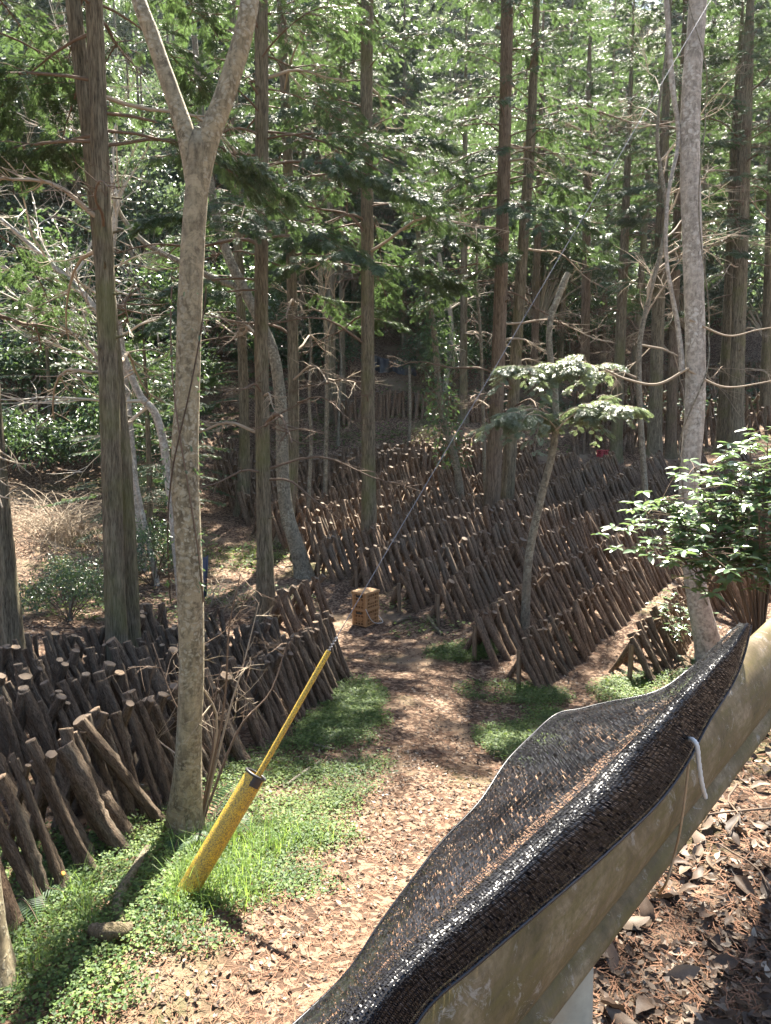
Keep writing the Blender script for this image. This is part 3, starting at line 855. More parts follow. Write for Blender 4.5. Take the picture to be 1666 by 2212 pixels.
bushes = [(60, 900, 23, 1.5), (150, 860, 24, 1.6), (270, 980, 20, 1.1), (330, 1080, 18, .6), (290, 880, 22, 1.4), (240, 760, 26, 1.9), (90, 700, 27, 2.0),
          (395, 850, 27, 1.0), (420, 730, 28, 2.0), (10, 1050, 19, 1.1), (680, 800, 31, 1.3), (760, 740, 34, 1.5), (960, 800, 31, 1.2), (1010, 740, 34, 1.5),
          (900, 680, 36, 1.6), (1140, 760, 34, 1.3), (1230, 720, 37, 1.4), (1330, 700, 40, 1.5), (1440, 700, 42, 1.6), (1560, 680, 43, 1.6), (560, 800, 31, .8), (520, 700, 32, 1.8),
          (330, 1230, 13.5, .55), (150, 1330, 11, .45), (1640, 700, 44, 1.6), (640, 690, 36, 1.6)]
bl = ["dark glossy-leaved bush %s"]
where = ["low at the left edge above the dead brush", "left of the twin-trunked cypress on the slope", "between the twin-trunked cypress and the forked trunk", "low behind the forked trunk near the left rows",
         "behind the leaning bare branches", "higher up the left slope behind the twin trunk", "on the upper left slope at the edge", "right of the forked trunk, over the left rear rows", "higher up right of the forked trunk",
         "at the left edge beside the brush", "left of the middle cypress under the slope", "above left of the hanging black sheet", "right of the hanging black sheet", "above right of the hanging black sheet", "high above the black sheet",
         "behind the close cypress pair", "on the slope over the sunlit spray", "on the slope over the red crate", "on the slope left of the pale trunk", "on the slope right of the pale trunk", "behind the slim straight cypress",
         "higher up behind the slim cypress", "small, in the gully behind the forked trunk", "small, in the gully at far left", "at the far right edge of the slope", "on the slope above the curved tree"]
for k, (px, py, d, s) in enumerate(bushes):
    p = P(px, py, d); z = tz(p[0], p[1])
    t = thing("evergreen_bush", (p[0], p[1], z), "dark glossy-leaved bush " + where[k], "bush", "evergreen bushes under the trees")
    c = link("crown", bush_m[k % 3], t, (0, 0, max(.25, p[2] - z) * .6 + .35 * s)); c.scale = (s, s, s * 1.1); c.rotation_euler = (0, 0, k * 1.7)
    st, _ = trunk_mesh([np.array([0, 0, 0.]), np.array([.05, .03, .5]), np.array([0, .05, max(.6, p[2] - z)])], [.05 * s, .04 * s, .02 * s], 'greybark', 620 + k, seg=7, step=.2)
    link("stem", st, t)

# ------------------------------------------------------------------ bare and leafy branches in the middle distance
def ramify(g, rng, p, d, L, r, depth, gravity=-.02, spread=.6, seg=5):
    n = 5 if depth > 0 else 4
    pts = [p]; dd = nrm(d)
    for k in range(n):
        dd = nrm(dd + rng.normal(0, .13, 3) + np.array([0, 0, gravity]))
        pts.append(pts[-1] + dd * L / n)
    pts = np.array(pts)
    g.adds(tube(pts, np.linspace(r, r * .45, n + 1), seg if depth > 1 else 3, False))
    if depth <= 0: return
    for k in range(3 if depth > 1 else 4):
        i = int(rng.integers(1, n + 1)); nd = nrm(dd + rng.normal(0, spread, 3))
        ramify(g, rng, pts[i], nd, L * rng.uniform(.45, .75), r * .5, depth - 1, gravity, spread, seg)
    ramify(g, rng, pts[-1], dd, L * .7, r * .45, depth - 1, gravity, spread, seg)
def bare_tree(label, trunk, rad, twigs, seed, mat='twig_pale', depth=2):
    rng = rng_of(seed)
    path = [np.array(p, float) for p in trunk]
    path[0][2] = tz(path[0][0], path[0][1])
    me, b = trunk_mesh(path, rad, 'pale' if mat == 'twig_pale' else 'greybark', seed, seg=10, step=.15, flare=.1)
    t = thing("bare_tree", tuple(b), label, "tree")
    link("trunk", me, t)
    c = catmull(np.array(path) - b, 60); rr = np.interp(np.linspace(0, 1, 60), np.linspace(0, 1, len(rad)), rad)
    for k in range(twigs):
        i = int(60 * (.18 + .8 * (k + rng.uniform(0, 1)) / twigs)); i = min(i, 58)
        d = nrm(c[i + 1] - c[i]); nd = nrm(d * .7 + rng.normal(0, .65, 3) + np.array([0, 0, .12]))
        g = G(); ramify(g, rng, np.zeros(3), nd, rng.uniform(.7, 1.5), max(.010, rr[i] * .5), depth)
        o = g.build("branch", M[mat], t); o.location = tuple(c[i])
    return t
D = 12.5
bare_tree("leaning bare tree with pale branches crossing behind the twin-trunked cypress", [P(385, 1040, D), P(350, 940, D), P(300, 850, D), P(255, 745, D), P(190, 645, D), P(110, 570, D), P(10, 480, D), P(-60, 430, D)],
          [.075, .07, .065, .06, .05, .042, .034, .02], 15, 701)
D = 13.5
bare_tree("second leaning bare tree with pale limbs low at far left", [P(330, 960, D), P(250, 860, D), P(200, 760, D), P(120, 690, D), P(40, 600, D), P(-40, 540, D)], [.05, .045, .04, .035, .028, .02], 12, 711)
D = 14.5
bare_tree("bare twiggy tree high at left with crossing pale branches", [P(300, 980, D), P(265, 760, D), P(240, 600, D), P(250, 440, D), P(225, 330, D), P(180, 200, D), P(150, 80, D)], [.07, .06, .055, .05, .04, .03, .02], 16, 721)
D = 20
bare_tree("bare twiggy tree left of the middle cypress", [P(700, 950, D), P(706, 760, D), P(690, 560, D), P(700, 380, D), P(680, 200, D)], [.06, .055, .05, .04, .02], 14, 731, 'twig_tan')
D = 17
bare_tree("bare tree with a long pale limb at the upper right", [P(1405, 1040, D), P(1380, 800, D), P(1400, 650, D), P(1440, 480, D), P(1420, 300, D), P(1440, 100, D)], [.07, .06, .05, .05, .04, .02], 16, 741, 'twig_tan')
D = 30
bare_tree("bare thin tree behind the close cypress pair", [P(960, 860, D), P(975, 700, D), P(950, 560, D), P(930, 400, D), P(950, 250, D)], [.10, .09, .08, .06, .03], 16, 751, 'twig_pale')

# long limbs crossing in front at right, each carrying foliage
def long_limb(tree, path, rad, mat, sprays, seed, fan=FAN_S, fs=.135, name="leafy_branch"):
    rng = rng_of(seed); g = G()
    b0 = np.array(tree.location)
    c = catmull(np.array(path), 36)
    g.adds(tube(c - b0, np.linspace(rad, rad * .35, 36), 7, True), 1)
    for (u, az, L) in sprays:
        for rr_ in range(2):
            p = c[int(max(0, min(1, u + rng.normal(0, .06))) * 35)] - b0 + np.array([0, 0, rng.normal(0, .035)])
            spray_branch(g, rng, p, az + rng.normal(0, .35), L * rng.uniform(.6, 1.15), rng.uniform(.2, 1.1), rng.uniform(-.1, .6), fan, fs * rng.uniform(.7, 1.1), 8, .007, .15, 1, 0, 3)
    return g.build(name, [M['needle_sunlit'], mat], tree)
def tier(n, lo, hi, a0, seed):
    r = rng_of(seed); return [(r.uniform(lo, hi), a0 + r.normal(0, 1.1), r.uniform(.18, .5)) for _ in range(n)]
D = 9.5
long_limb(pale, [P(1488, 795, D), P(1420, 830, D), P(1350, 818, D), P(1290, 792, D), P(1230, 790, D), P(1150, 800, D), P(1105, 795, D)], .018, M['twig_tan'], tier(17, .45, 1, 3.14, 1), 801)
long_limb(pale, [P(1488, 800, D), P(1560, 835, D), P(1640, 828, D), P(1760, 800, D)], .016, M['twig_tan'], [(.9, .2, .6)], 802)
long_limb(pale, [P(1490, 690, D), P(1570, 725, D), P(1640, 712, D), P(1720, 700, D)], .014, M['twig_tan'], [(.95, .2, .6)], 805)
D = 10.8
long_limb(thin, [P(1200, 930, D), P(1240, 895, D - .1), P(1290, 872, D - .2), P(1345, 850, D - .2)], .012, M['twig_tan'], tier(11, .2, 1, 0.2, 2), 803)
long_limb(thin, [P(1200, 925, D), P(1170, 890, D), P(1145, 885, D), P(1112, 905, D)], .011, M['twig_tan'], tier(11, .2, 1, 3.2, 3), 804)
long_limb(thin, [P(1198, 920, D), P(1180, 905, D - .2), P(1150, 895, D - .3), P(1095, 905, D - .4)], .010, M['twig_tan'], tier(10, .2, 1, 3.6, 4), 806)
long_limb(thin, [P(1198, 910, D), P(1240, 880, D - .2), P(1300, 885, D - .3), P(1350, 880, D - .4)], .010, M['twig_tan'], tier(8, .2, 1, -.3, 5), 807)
# a few foliage limbs hung on chosen trunks at heights where the photo shows them
def hang(tree_i, specs):
    t, at = tree_list[tree_i]
    for k, (z, rz, s, v) in enumerate(specs):
        o = link("leafy_branch", leafy[v % 4], t, tuple(at(z)))
        o.rotation_euler = (0, .06, rz); o.scale = (s,) * 3
hang(5, [(5.2, .3, .55, 0), (7.2, 2.8, 1.2, 1), (7.6, .2, 1.3, 2), (8.2, 3.4, 1.4, 3), (8.8, 5.6, 1.3, 0), (9.3, 3.9, 1.5, 1), (6.6, 3.3, 1.1, 2)])
hang(2, [(6.6, 3.5, 1.1, 0), (7.2, -.4, 1.3, 1), (6.3, 5.4, 1.0, 2)])
hang(4, [(3.1, 3.4, 1.0, 1), (3.9, 2.9, 1.1, 2), (2.5, 3.8, .9, 0), (4.8, 3.2, 1.2, 3), (5.4, 4.0, 1.2, 1)])
hang(6, [(8.2, 3.3, 1.3, 0), (8.8, 2.6, 1.4, 1), (7.4, 3.9, 1.2, 2), (6.2, 2.9, .9, 3)])
hang(0, [(6.9, 3.6, 1.1, 0), (7.4, 2.6, 1.2, 1), (6.4, .4, 1.0, 2)])

# dark low conifer hanging behind the forked trunk
def low_conifer(label, px, py, d, H, s, seed):
    p = P(px, py, d); z = tz(p[0], p[1])
    t = thing("young_cypress", (p[0], p[1], z), label, "tree")
    me, _ = trunk_mesh([np.array([0, 0, 0.]), np.array([.04, 0, H * .5]), np.array([0, .05, H])], [.07, .05, .015], 'hinoki', seed, seg=9, step=.25)
    link("trunk", me, t)
    c = link("crown", crown_n[seed % 3], t, (0, 0, .5)); c.scale = (s, s, (H - .5) / (9 + seed % 3)); c.rotation_euler = (0, 0, seed * 1.3)
low_conifer("young dark green cypress with drooping sprays right behind the forked trunk", 398, 1010, 20.0, 4.8, .6, 831)
low_conifer("young dense cypress between the twin-trunked cypress and the forked trunk", 325, 1160, 15.5, 5.2, .75, 832)
low_conifer("young cypress at the far left above the dead brush", 110, 960, 21, 6.0, .9, 833)
low_conifer("young cypress left of the dark slope behind the curved tree", 560, 960, 26, 5.5, .9, 834)

# ------------------------------------------------------------------ the log rows
log_rng = rng_of(5)
def log_mesh(seed, seg=11, rings=9, hi=True):
    rng = rng_of(seed); n = rings
    t = np.linspace(0, 1, n)
    b1, b2 = rng.normal(0, .75, 2); ph = rng.uniform(0, 6.28, 2)
    pts = np.stack([b1 * np.sin(t * 2.6 + ph[0]) * t * 1.1, b2 * np.sin(t * 3.0 + ph[1]) * t * 1.1, t * 16], -1)
    r = 1.0 + .14 * np.sin(t * 5 + ph[0]) - .12 * t + .12 * np.exp(-t * 7)
    aa = np.arange(seg) * 2 * math.pi / seg
    rm = 1 + rng.normal(0, .05, (n, seg)) + rng.normal(0, .05, (n, 1))
    if hi:
        for kk in (5, 7):
            rm += .05 * np.sin(kk * aa[None, :] + rng.uniform(0, 6.28) + 1.5 * np.sin(t * rng.uniform(4, 12) + rng.uniform(0, 6))[:, None])
    for k in range(5):
        i = int(rng.integers(1, n - 1)); j = int(rng.integers(0, seg)); rm[i, j] += rng.uniform(.12, .36)
    ch = tube(pts, r, seg, True, rm)
    top = ch[0][0][-seg:].copy()
    S = np.array([1, 1, 1 / 16.])
    ctr = pts[-1]
    cut = np.vstack([top * 1.0, ctr + (top - ctr) * .97 + [0, 0, .16], ctr + np.array([0, 0, .17])])
    F4 = np.array([[j, (j + 1) % seg, seg + (j + 1) % seg, seg + j] for j in range(seg)])
    F3 = np.array([[seg + j, seg + (j + 1) % seg, 2 * seg] for j in range(seg)])
    return [(V * S, F) for V, F in ch], [(cut * S, F4), ((cut * S), F3)]
log_var = []
for k in range(14):
    body, cut = log_mesh(900 + k, 18, 26)
    gb = G(); gb.adds([body[0], body[1]]); gc = G(); gc.adds(cut, 0, False)
    log_var.append((gb.mesh("log", [M['log']]), gc.mesh("cut_end", [M['cut']])))
log_low = [log_mesh(930 + k, 7, 4, False) for k in range(6)]

RC = hit(1307, 990)
all_logs = []   # (base, top, radius, row label, order from the near end, face)
def log_row(name, start, direc, length, step=.105, half=.42, height=.80, r=(.038, .065), sides=(1, -1), both=True, seed=0, lean=0.0, jit=.05, field=False, hgrow=0.0, sj=.06):
    rng = rng_of(3000 + seed)
    u = nrm(np.array(direc, float)); nn = np.array([u[1], -u[0]])   # to the right of the row
    s = 0.0; k = 0; cnt = {1: 0, -1: 0}
    while s < length:
        sd = sides[k % len(sides)]
        cnt[sd] += 1
        c = np.array(start) + u * s
        bp = c + nn * sd * (half + rng.normal(0, jit)) + u * rng.normal(0, sj)
        ov = rng.uniform(.02, .12)
        tp = c - nn * sd * (ov * .6 + rng.normal(0, .03)) + u * (rng.normal(0, sj) + lean)
        zb = tz(*bp) - .03
        zt = tz(*c) + (height + hgrow * s / length) * rng.uniform(.88, 1.10) + ov * .5
        sdist = (c - RAIL_P) @ RAIL_N
        if sdist > 1.3 and not (field and (c[1] > 24.6 - .16 * max(c[0], 0) or (abs(c[0] - RC[0]) < 1.3 and -2.2 < c[1] - RC[1] < 1.0))):
            all_logs.append([np.array([*bp, zb]), np.array([*tp, zt]), rng.uniform(*r) * (1.25 if rng.random() < .12 else 1), name, cnt[sd], sd])
        s += step * rng.uniform(.8, 1.25); k += 1
    return
UR = np.array([.63, .777])
h = lambda px, py: hit(px, py)[:2]
right_rows = [(1362, 1470, 14.0, "the log row nearest the guardrail"), (1125, 1482, 15.0, "the second log row from the guardrail"), (1030, 1425, 15, "the third log row from the guardrail"),
              (953, 1348, 15, "the log row with a post, right of the orange crates"), (868, 1320, 15, "the log row just behind the orange crates"), (775, 1280, 14, "the log row round the middle cypress foot"),
              (692, 1250, 14, "the log row in front of the curved tree foot")]
posts = []
for k, (px, py, L, nm) in enumerate(right_rows):
    st = h(px, py)
    u = nrm(UR + np.array([.0, .0]))
    far = min(L, (24.6 - st[1]) / u[1])
    log_row(nm, st, u, far, field=True, sides=(1, 1, -1), sj=.035, jit=.035, seed=k, step=.068 if k < 3 else .085, half=[.33, .33, .33, .32, .33, .34, .34][k], height=[.60, .60, .64, .68, .70, .74, .74][k], r=[(.026, .044), (.026, .046), (.028, .05), (.032, .055), (.034, .058), (.034, .06), (.034, .06)][k])
    posts.append((st - u * .06, nm))
a, b = h(640, 1212), h(462, 1062)
nrow = 6
for k in range(nrow):
    st = a + (b - a) * (k / (nrow - 1)) ** 1.0
    far = (24.9 - st[1] + .02 * k) / UR[1]
    log_row("the %s log row behind the curved tree" % ORD[k + 1], st, UR, far, field=True, sides=(1, 1, -1), sj=.035, jit=.035, seed=20 + k, step=.092, half=.32, height=.74, r=(.033, .058))
for k, (px, py) in enumerate([(470, 1030), (478, 1000), (500, 975)]):
    st = h(px, py); log_row("the %s rear-left log row by the reddish cypress" % ORD[k + 1], st, UR, max(1.5, (24.9 - st[1]) / UR[1]), field=True, sides=(1, 1, -1), sj=.035, jit=.035, seed=30 + k, step=.08, half=.3, height=.74, r=(.028, .05))
# extra rows closing the back of the field
for k in range(3):
    st = np.array([-4.6 + 1.6 * k, 22.6 + .75 * k]); log_row("the %s low row against the terrace foot" % ORD[k + 1], st, (1, .12), 9 - 1.2 * k, seed=40 + k, step=.10, half=.34)
# rows on the upper terrace
st = h(722, 918); log_row("the upper log row under the slope", st, (1, .03), 5.9, seed=50, step=.085, half=.22, height=.86, sides=(1, 1, -1), r=(.04, .07))
for k, (px, py, L) in enumerate([(1235, 972, 8.5), (1245, 930, 9.5), (1240, 895, 10.5), (1255, 868, 12), (1290, 838, 12), (1330, 815, 12)]):
    st = h(px, py); log_row("the %s log row behind the red crate" % ORD[k + 1], st, (1, .05 + .02 * k), L, seed=60 + k, step=.11, half=.33, height=.84)
# rows at the far right beyond the pale trunk
st = h(1560, 1330); log_row("the short log row behind the pale trunk", st, UR, 6, seed=70, step=.10)
# block of rows left of the path
q0, q1 = h(40, 1985), h(752, 1452)
UL = nrm(q1 - q0); ULn = np.array([UL[1], -UL[0]])
LL = float(np.linalg.norm(q1 - q0))
for k, nm in enumerate(["the nearest log row left of the path", "the second log row left of the path", "the third log row left of the path",
                        "the fourth log row left of the path"]):
    st = q0 - ULn * (.20 + .76 * k) + UL * (.12 * k - 1.1)
    log_row(nm, st, UL, LL - .25 * k + .9, seed=80 + k, step=.062, half=.27, height=.64, hgrow=.14, r=(.022, .047), jit=.06, lean=-.02, sides=(1, 1, 1, -1), sj=.05)
st = h(640, 1390); log_row("the short log row at the bend left of the path", st - np.array([.3, 0]), (.35, .93), 1.6, seed=90, step=.10, half=.33, height=.70, r=(.035, .06), jit=.07)
# individuals: the nearest in view; the rest are one mass
def depth_key(l):
    c = (l[0] + l[1]) / 2
    inview = abs(c[0] / c[1]) < .56
    return c[1] + (0 if inview else 1000) + (1.2 if l[5] < 0 else 0)
all_logs.sort(key=depth_key)
def size_word(r): return "thick" if r > .066 else ("thin" if r < .045 else "medium")
def nth(n):
    return "%d%s" % (n, "th" if 10 <= n % 100 <= 20 else {1: "st", 2: "nd", 3: "rd"}.get(n % 10, "th"))
gl = G()
for k, (b_, t_, r_, nm, order, sd) in enumerate(all_logs):
    L = np.linalg.norm(t_ - b_); zd = (t_ - b_) / L
    if k < 300:
        rr = log_rng.uniform(0, 6.28)
        q = Vector(zd).to_track_quat('Z', 'Y').to_matrix().to_4x4() @ Matrix.Rotation(rr, 4, 'Z')
        mb, mc = log_var[(k * 5) % 14]
        o = link("log", mb)
        o.matrix_world = Matrix.Translation(Vector(b_)) @ q @ Matrix.Diagonal((r_, r_, L, 1))
        tag(o, "%s log from near end, %s face, %s" % (nth(order), "right" if sd > 0 else "left", nm), "log", "logs leaning in rows")
        link("cut_end", mc, o)
    else:
        if abs(((b_ + t_) / 2)[0] / b_[1]) > .60: continue
        body, cut = log_low[k % 6]
        X = nrm(np.cross(zd, [0.3, .9, .1])); Y = np.cross(zd, X)
        R = np.stack([X * r_, Y * r_, zd * L], 0)
        for V, F in body[:2]: gl.add(V @ R + b_, F, 0)
        for V, F in cut: gl.add(V @ R + b_, F, 1, False)
lm = gl.build("log_mass", [M['log_far'], M['cut']])
tag(lm, "dense far rows of dark mushroom logs leaning together up the clearing", "logs", kind="stuff")
print("logs", len(all_logs))

# posts at the row ends
for k, (p, nm) in enumerate(posts):
    z = tz(*p); g = G()
    hgt = .52
    n = 8; t = np.linspace(0, 1, n)
    rngp = rng_of(1100 + k)
    g.adds(tube(np.stack([.02 * np.sin(t * 2), 0 * t, -.1 + (hgt + .1) * t], -1), (.034 * (1 - .06 * t)), 9, True, 1 + rngp.normal(0, .04, (n, 9))))
    o = g.build("wooden_post", M['plank'], None, (p[0], p[1], z))
    tag(o, "post at near end of " + nm, "post", "row end posts")
    o.rotation_euler = (rngp.normal(0, .03), rngp.normal(0, .04), k)

# pile of logs lying behind the left block
rng = rng_of(44)
pc = P(230, 1432, 8.2)
for k in range(16):
    lay = k // 6; i = k % 6
    y = pc[1] - .45 + i * .17 + lay * .08; x = pc[0] - .7 + rng.normal(0, .12) + (.6 if k % 2 else 0)
    o = link("lying_log", log_var[(k * 5) % 14][0])
    r_ = rng.uniform(.06, .085); L = rng.uniform(.9, 1.1)
    z = tz(x + .4, y) + .07 + lay * .13
    o.matrix_world = Matrix.Translation((x, y, z)) @ Matrix.Rotation(rng.normal(0, .15), 4, 'Z') @ Matrix.Rotation(math.pi / 2 + rng.normal(0, .06), 4, 'Y') @ Matrix.Diagonal((r_, r_, L, 1))
    link("cut_end", log_var[(k * 5) % 14][1], o)
    tag(o, "log lying flat in the pile behind the left block, %s in layer %s" % (nth(i + 1), ["one", "two", "three"][lay]), "log", "logs lying in a pile")

# ------------------------------------------------------------------ crates
def crate_mesh(w, d, hgt, cols, rows):
    """open lattice walls of a plastic crate"""
    g = G(); th = .014
    for sx in (-1, 1):
        for sy in (-1, 1):
            g.add(*box((sx * (w / 2 - .018), sy * (d / 2 - .018), hgt / 2), (.036, .036, hgt)), smooth=False)
    for z in [0.012] + [hgt * (k + 1) / (rows + 1) for k in range(rows)]:
        for s in (-1, 1):
            g.add(*box((0, s * (d / 2 - .004), z), (w - .074, .014, .016)), smooth=False)
            g.add(*box((s * (w / 2 - .004), 0, z), (.014, d - .074, .016)), smooth=False)
    for k in range(1, cols):
        x = -w / 2 + w * k / cols
        for s in (-1, 1): g.add(*box((x, s * (d / 2 - .008), hgt / 2), (.015, .012, hgt - .01)), smooth=False)
    for k in range(1, max(2, cols - 1)):
        y = -d / 2 + d * k / max(2, cols - 1)
        for s in (-1, 1): g.add(*box((s * (w / 2 - .008), y, hgt / 2), (.012, .015, hgt - .01)), smooth=False)
    # solid middle panels with hand holes, upper band
    for s in (-1, 1):
        g.add(*box((0, s * (d / 2 - .012), hgt * .52), (w * .42, .01, hgt * .3)), smooth=False)
        g.add(*box((s * (w / 2 - .012), 0, hgt * .45), (.01, d * .4, hgt * .26)), smooth=False)
    return g
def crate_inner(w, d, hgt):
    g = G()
    for s in (-1, 1):   # dark panels that paint the shade seen through the openings
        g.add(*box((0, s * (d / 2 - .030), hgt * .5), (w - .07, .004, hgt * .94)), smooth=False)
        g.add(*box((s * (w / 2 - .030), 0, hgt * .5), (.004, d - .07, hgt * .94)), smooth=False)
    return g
def crate_rim(w, d, hgt):
    g = G()
    for s in (-1, 1):
        g.add(*box((0, s * (d / 2), hgt - .012), (w + .026, .024, .028)), smooth=False)
        g.add(*box((s * (w / 2), 0, hgt - .012), (.024, d - .026, .0275)), smooth=False)
    return g
def crate(loc, rz, mat, label, w=.37, d=.29, hgt=.285, cols=6, rows=3, lid=None):
    t = thing("plastic_crate", loc, label, "crate", "plastic crates")
    t.rotation_euler = (0, 0, rz)
    cwall = crate_mesh(w, d, hgt - .02, cols, rows).build("lattice_wall", M[mat], t)
    crate_rim(w, d, hgt).build("rim", M[mat], t)
    crate_inner(w, d, hgt - .02).build("inner_shade", M[mat + '_in'], t)
    g = G(); g.add(*box((0, 0, .008), (w - .06, d - .06, .012)), smooth=False); g.build("base", M[mat], t)
    g = G()
    for s in (-1, 1): g.add(*box((s * (w / 2 + .0035), 0, hgt * .78), (.006, .11, .035)), smooth=False)
    g.build("hand_hole", M['black'], cwall)  # black slab painting the dark inside of the hole
    if lid:
        g = G(); g.add(*box((0, 0, hgt + .009), (w + .02, d + .02, .014)), smooth=False)
        for k in range(5): g.add(*box((0, -d / 2 + d * (k + .5) / 5, hgt + .018), (w - .03, .004, .006)), smooth=False)
        g.build("lid", M[lid], t)
    return t
cp = hit(790, 1347)
crate((cp[0], cp[1], cp[2]), .95, 'crate', "lower of the two stacked orange lattice crates on the path")
crate((cp[0] + .004, cp[1], cp[2] + .288), .93, 'crate', "upper of the two stacked orange lattice crates, with a wooden-looking lid", lid='crate_lid')
rp = hit(1307, 990)
crate((rp[0], rp[1], rp[2]), .25, 'red', "red plastic crate on the terrace edge at the right", w=.46, d=.34, hgt=.29)
# a cord looped over the stacked crates
g = G()
Rz = np.array([[math.cos(.93), -math.sin(.93), 0], [math.sin(.93), math.cos(.93), 0], [0, 0, 1]])
lp = np.array([(-.23, -.185, .33), (-.1, -.20, .12), (.05, -.2, .03), (.2, -.22, .02), (.245, -.12, .08), (.24, -.02, .2), (.24, .02, .34), (.238, .08, .22), (.25, .14, .06), (.3, .25, .01)])
g.adds(tube(catmull(lp, 60), .006, 5, True))
o = g.build("cord", M['rope_white'], None, tuple(cp)); o.rotation_euler = (0, 0, .93)
tag(o, "pale cord looped around the two stacked orange crates", "cord")

# ------------------------------------------------------------------ guy wire and its yellow guard
A0 = hit(395, 1942); A0 = np.array([A0[0], A0[1], A0[2]])
A1 = P(1524, 20, 6.2)
gd = nrm(A1 - A0)
LW = np.linalg.norm(A1 - A0)
def along(px):      # distance along the wire line whose picture x is px
    s = np.linspace(0, LW, 4000); pts = A0 + gd * s[:, None]
    q = pts - [0, 0, ZC]
    depth = q[:, 1] * CT - q[:, 2] * ST
    return float(np.interp(px, 833 + FOC * q[:, 0] / depth, s))
s1, s2 = along(553), along(710)
gw = thing("guy_wire", tuple(A0), "yellow guy-wire guard tube with its thin rod and steel wire rising to the right", "guy wire")
Q = Vector(gd).to_track_quat('Z', 'Y').to_matrix().to_4x4()
gw.matrix_world = Matrix.Translation(Vector(A0)) @ Q
g = G(); n = 24; t = np.linspace(-.25, s1, n)
R0 = .062
g.adds(tube(np.stack([0 * t, 0 * t, t], -1), R0, 28, False))
g.adds(tube(np.stack([0 * t, 0 * t, t], -1), R0 - .006, 28, False))
gtube = g.build("guard_tube", M['yellow'], gw)
g = G()
a = np.linspace(0, 2 * math.pi, 41)[:-1]
ringp = np.stack([(R0 + .001) * np.cos(a), (R0 + .001) * np.sin(a), np.full(40, s1)], -1)
ringp = np.vstack([ringp, ringp[:1]])
g.adds(tube(ringp, .0085, 8, False))
g.build("rim", M['black'], gtube)
g = G(); nn_ = 8
for k in range(1):
    aa = np.linspace(2.5, 3.5, nn_)
    V = np.concatenate([np.stack([(R0 + e) * np.cos(aa), (R0 + e) * np.sin(aa), np.full(nn_, z)], -1) for e, z in ((.004, s1), (.004, s1 - .06))])
    F = np.array([[i, i + 1, nn_ + i + 1, nn_ + i] for i in range(nn_ - 1)])
    g.add(V, F)
g.build("clip", M['black'], gtube)
g = G(); t = np.linspace(s1 - .12, s2, 20); off = .028
g.adds(tube(np.stack([0 * t - off * np.clip(1 - (t - s1), 0, 1), 0 * t, t], -1), .0175, 10, True)); g.build("rod", M['yellow'], gw)
g = G(); t = np.linspace(s2 - .1, LW * 1.6, 60)
g.adds(tube(np.stack([.002 * np.sin(t * 3), 0 * t, t], -1), .0026, 7, True)); gwire = g.build("wire", M['wire'], gw)
g = G(); t = np.linspace(s2 - .03, s2 + .10, 60)
g.adds(tube(np.stack([.009 * np.cos(t * 300), .009 * np.sin(t * 300), t], -1), .0022, 5, True)); g.build("binding", M['wire'], gwire)

# ------------------------------------------------------------------ guardrail
RZ = -math.atan2(RAIL_U[0], RAIL_U[1])     # local +Y runs along the rail, +X to the road side (right)
rt = thing("guardrail", (RAIL_P[0], RAIL_P[1], ROAD_Z), "weathered algae-stained guardrail beam on a white post, draped with black net", "guardrail")
rt.rotation_euler = (.043, 0, RZ)
TOPZ = .755
prof = [(-.055, TOPZ - .31), (-.045, TOPZ - .12), (-.03, TOPZ - .03), (-.012, TOPZ - .004), (.008, TOPZ), (.03, TOPZ - .012), (.055, TOPZ - .045), (.072, TOPZ - .095), (.078, TOPZ - .15), (.070, TOPZ - .205),
        (.052, TOPZ - .25), (.036, TOPZ - .272), (.030, TOPZ - .280), (.037, TOPZ - .288), (.050, TOPZ - .305), (.054, TOPZ - .325), (.044, TOPZ - .345), (.024, TOPZ - .352), (-.02, TOPZ - .345), (-.045, TOPZ - .33)]
prof = np.array(prof)
pf = catmull(np.vstack([prof, prof[:1]]), 90)[:-1]
ys = np.linspace(-3.0, 9.0, 160)
V = np.array([[x + .004 * math.sin(y * 1.3), y, z + .004 * math.sin(y * .9)] for y in ys for x, z in pf])
k = len(pf); n = len(ys)
F = np.array([[i * k + j, i * k + (j + 1) % k, (i + 1) * k + (j + 1) % k, (i + 1) * k + j] for i in range(n - 1) for j in range(k)])
g = G(); g.add(V, F); g.build("beam", M['rail'], rt)
def rail_y(px, py):     # distance along the rail of a picture point
    r = ray(px, py); q = np.array([r[0], r[1]])
    s = (RAIL_P @ RAIL_N) / (q @ RAIL_N); w = q * s
    return float((w - RAIL_P) @ RAIL_U)
py_ = rail_y(1262, 2120)
for yy in (py_, py_ + 3.0, py_ + 6.0):
    g = G(); t = np.linspace(-.35, TOPZ - .30, 8)
    g.adds(tube(np.stack([0 * t - .035, 0 * t + yy, t], -1), .057, 24, True)); g.build("post", M['post_white'], rt)

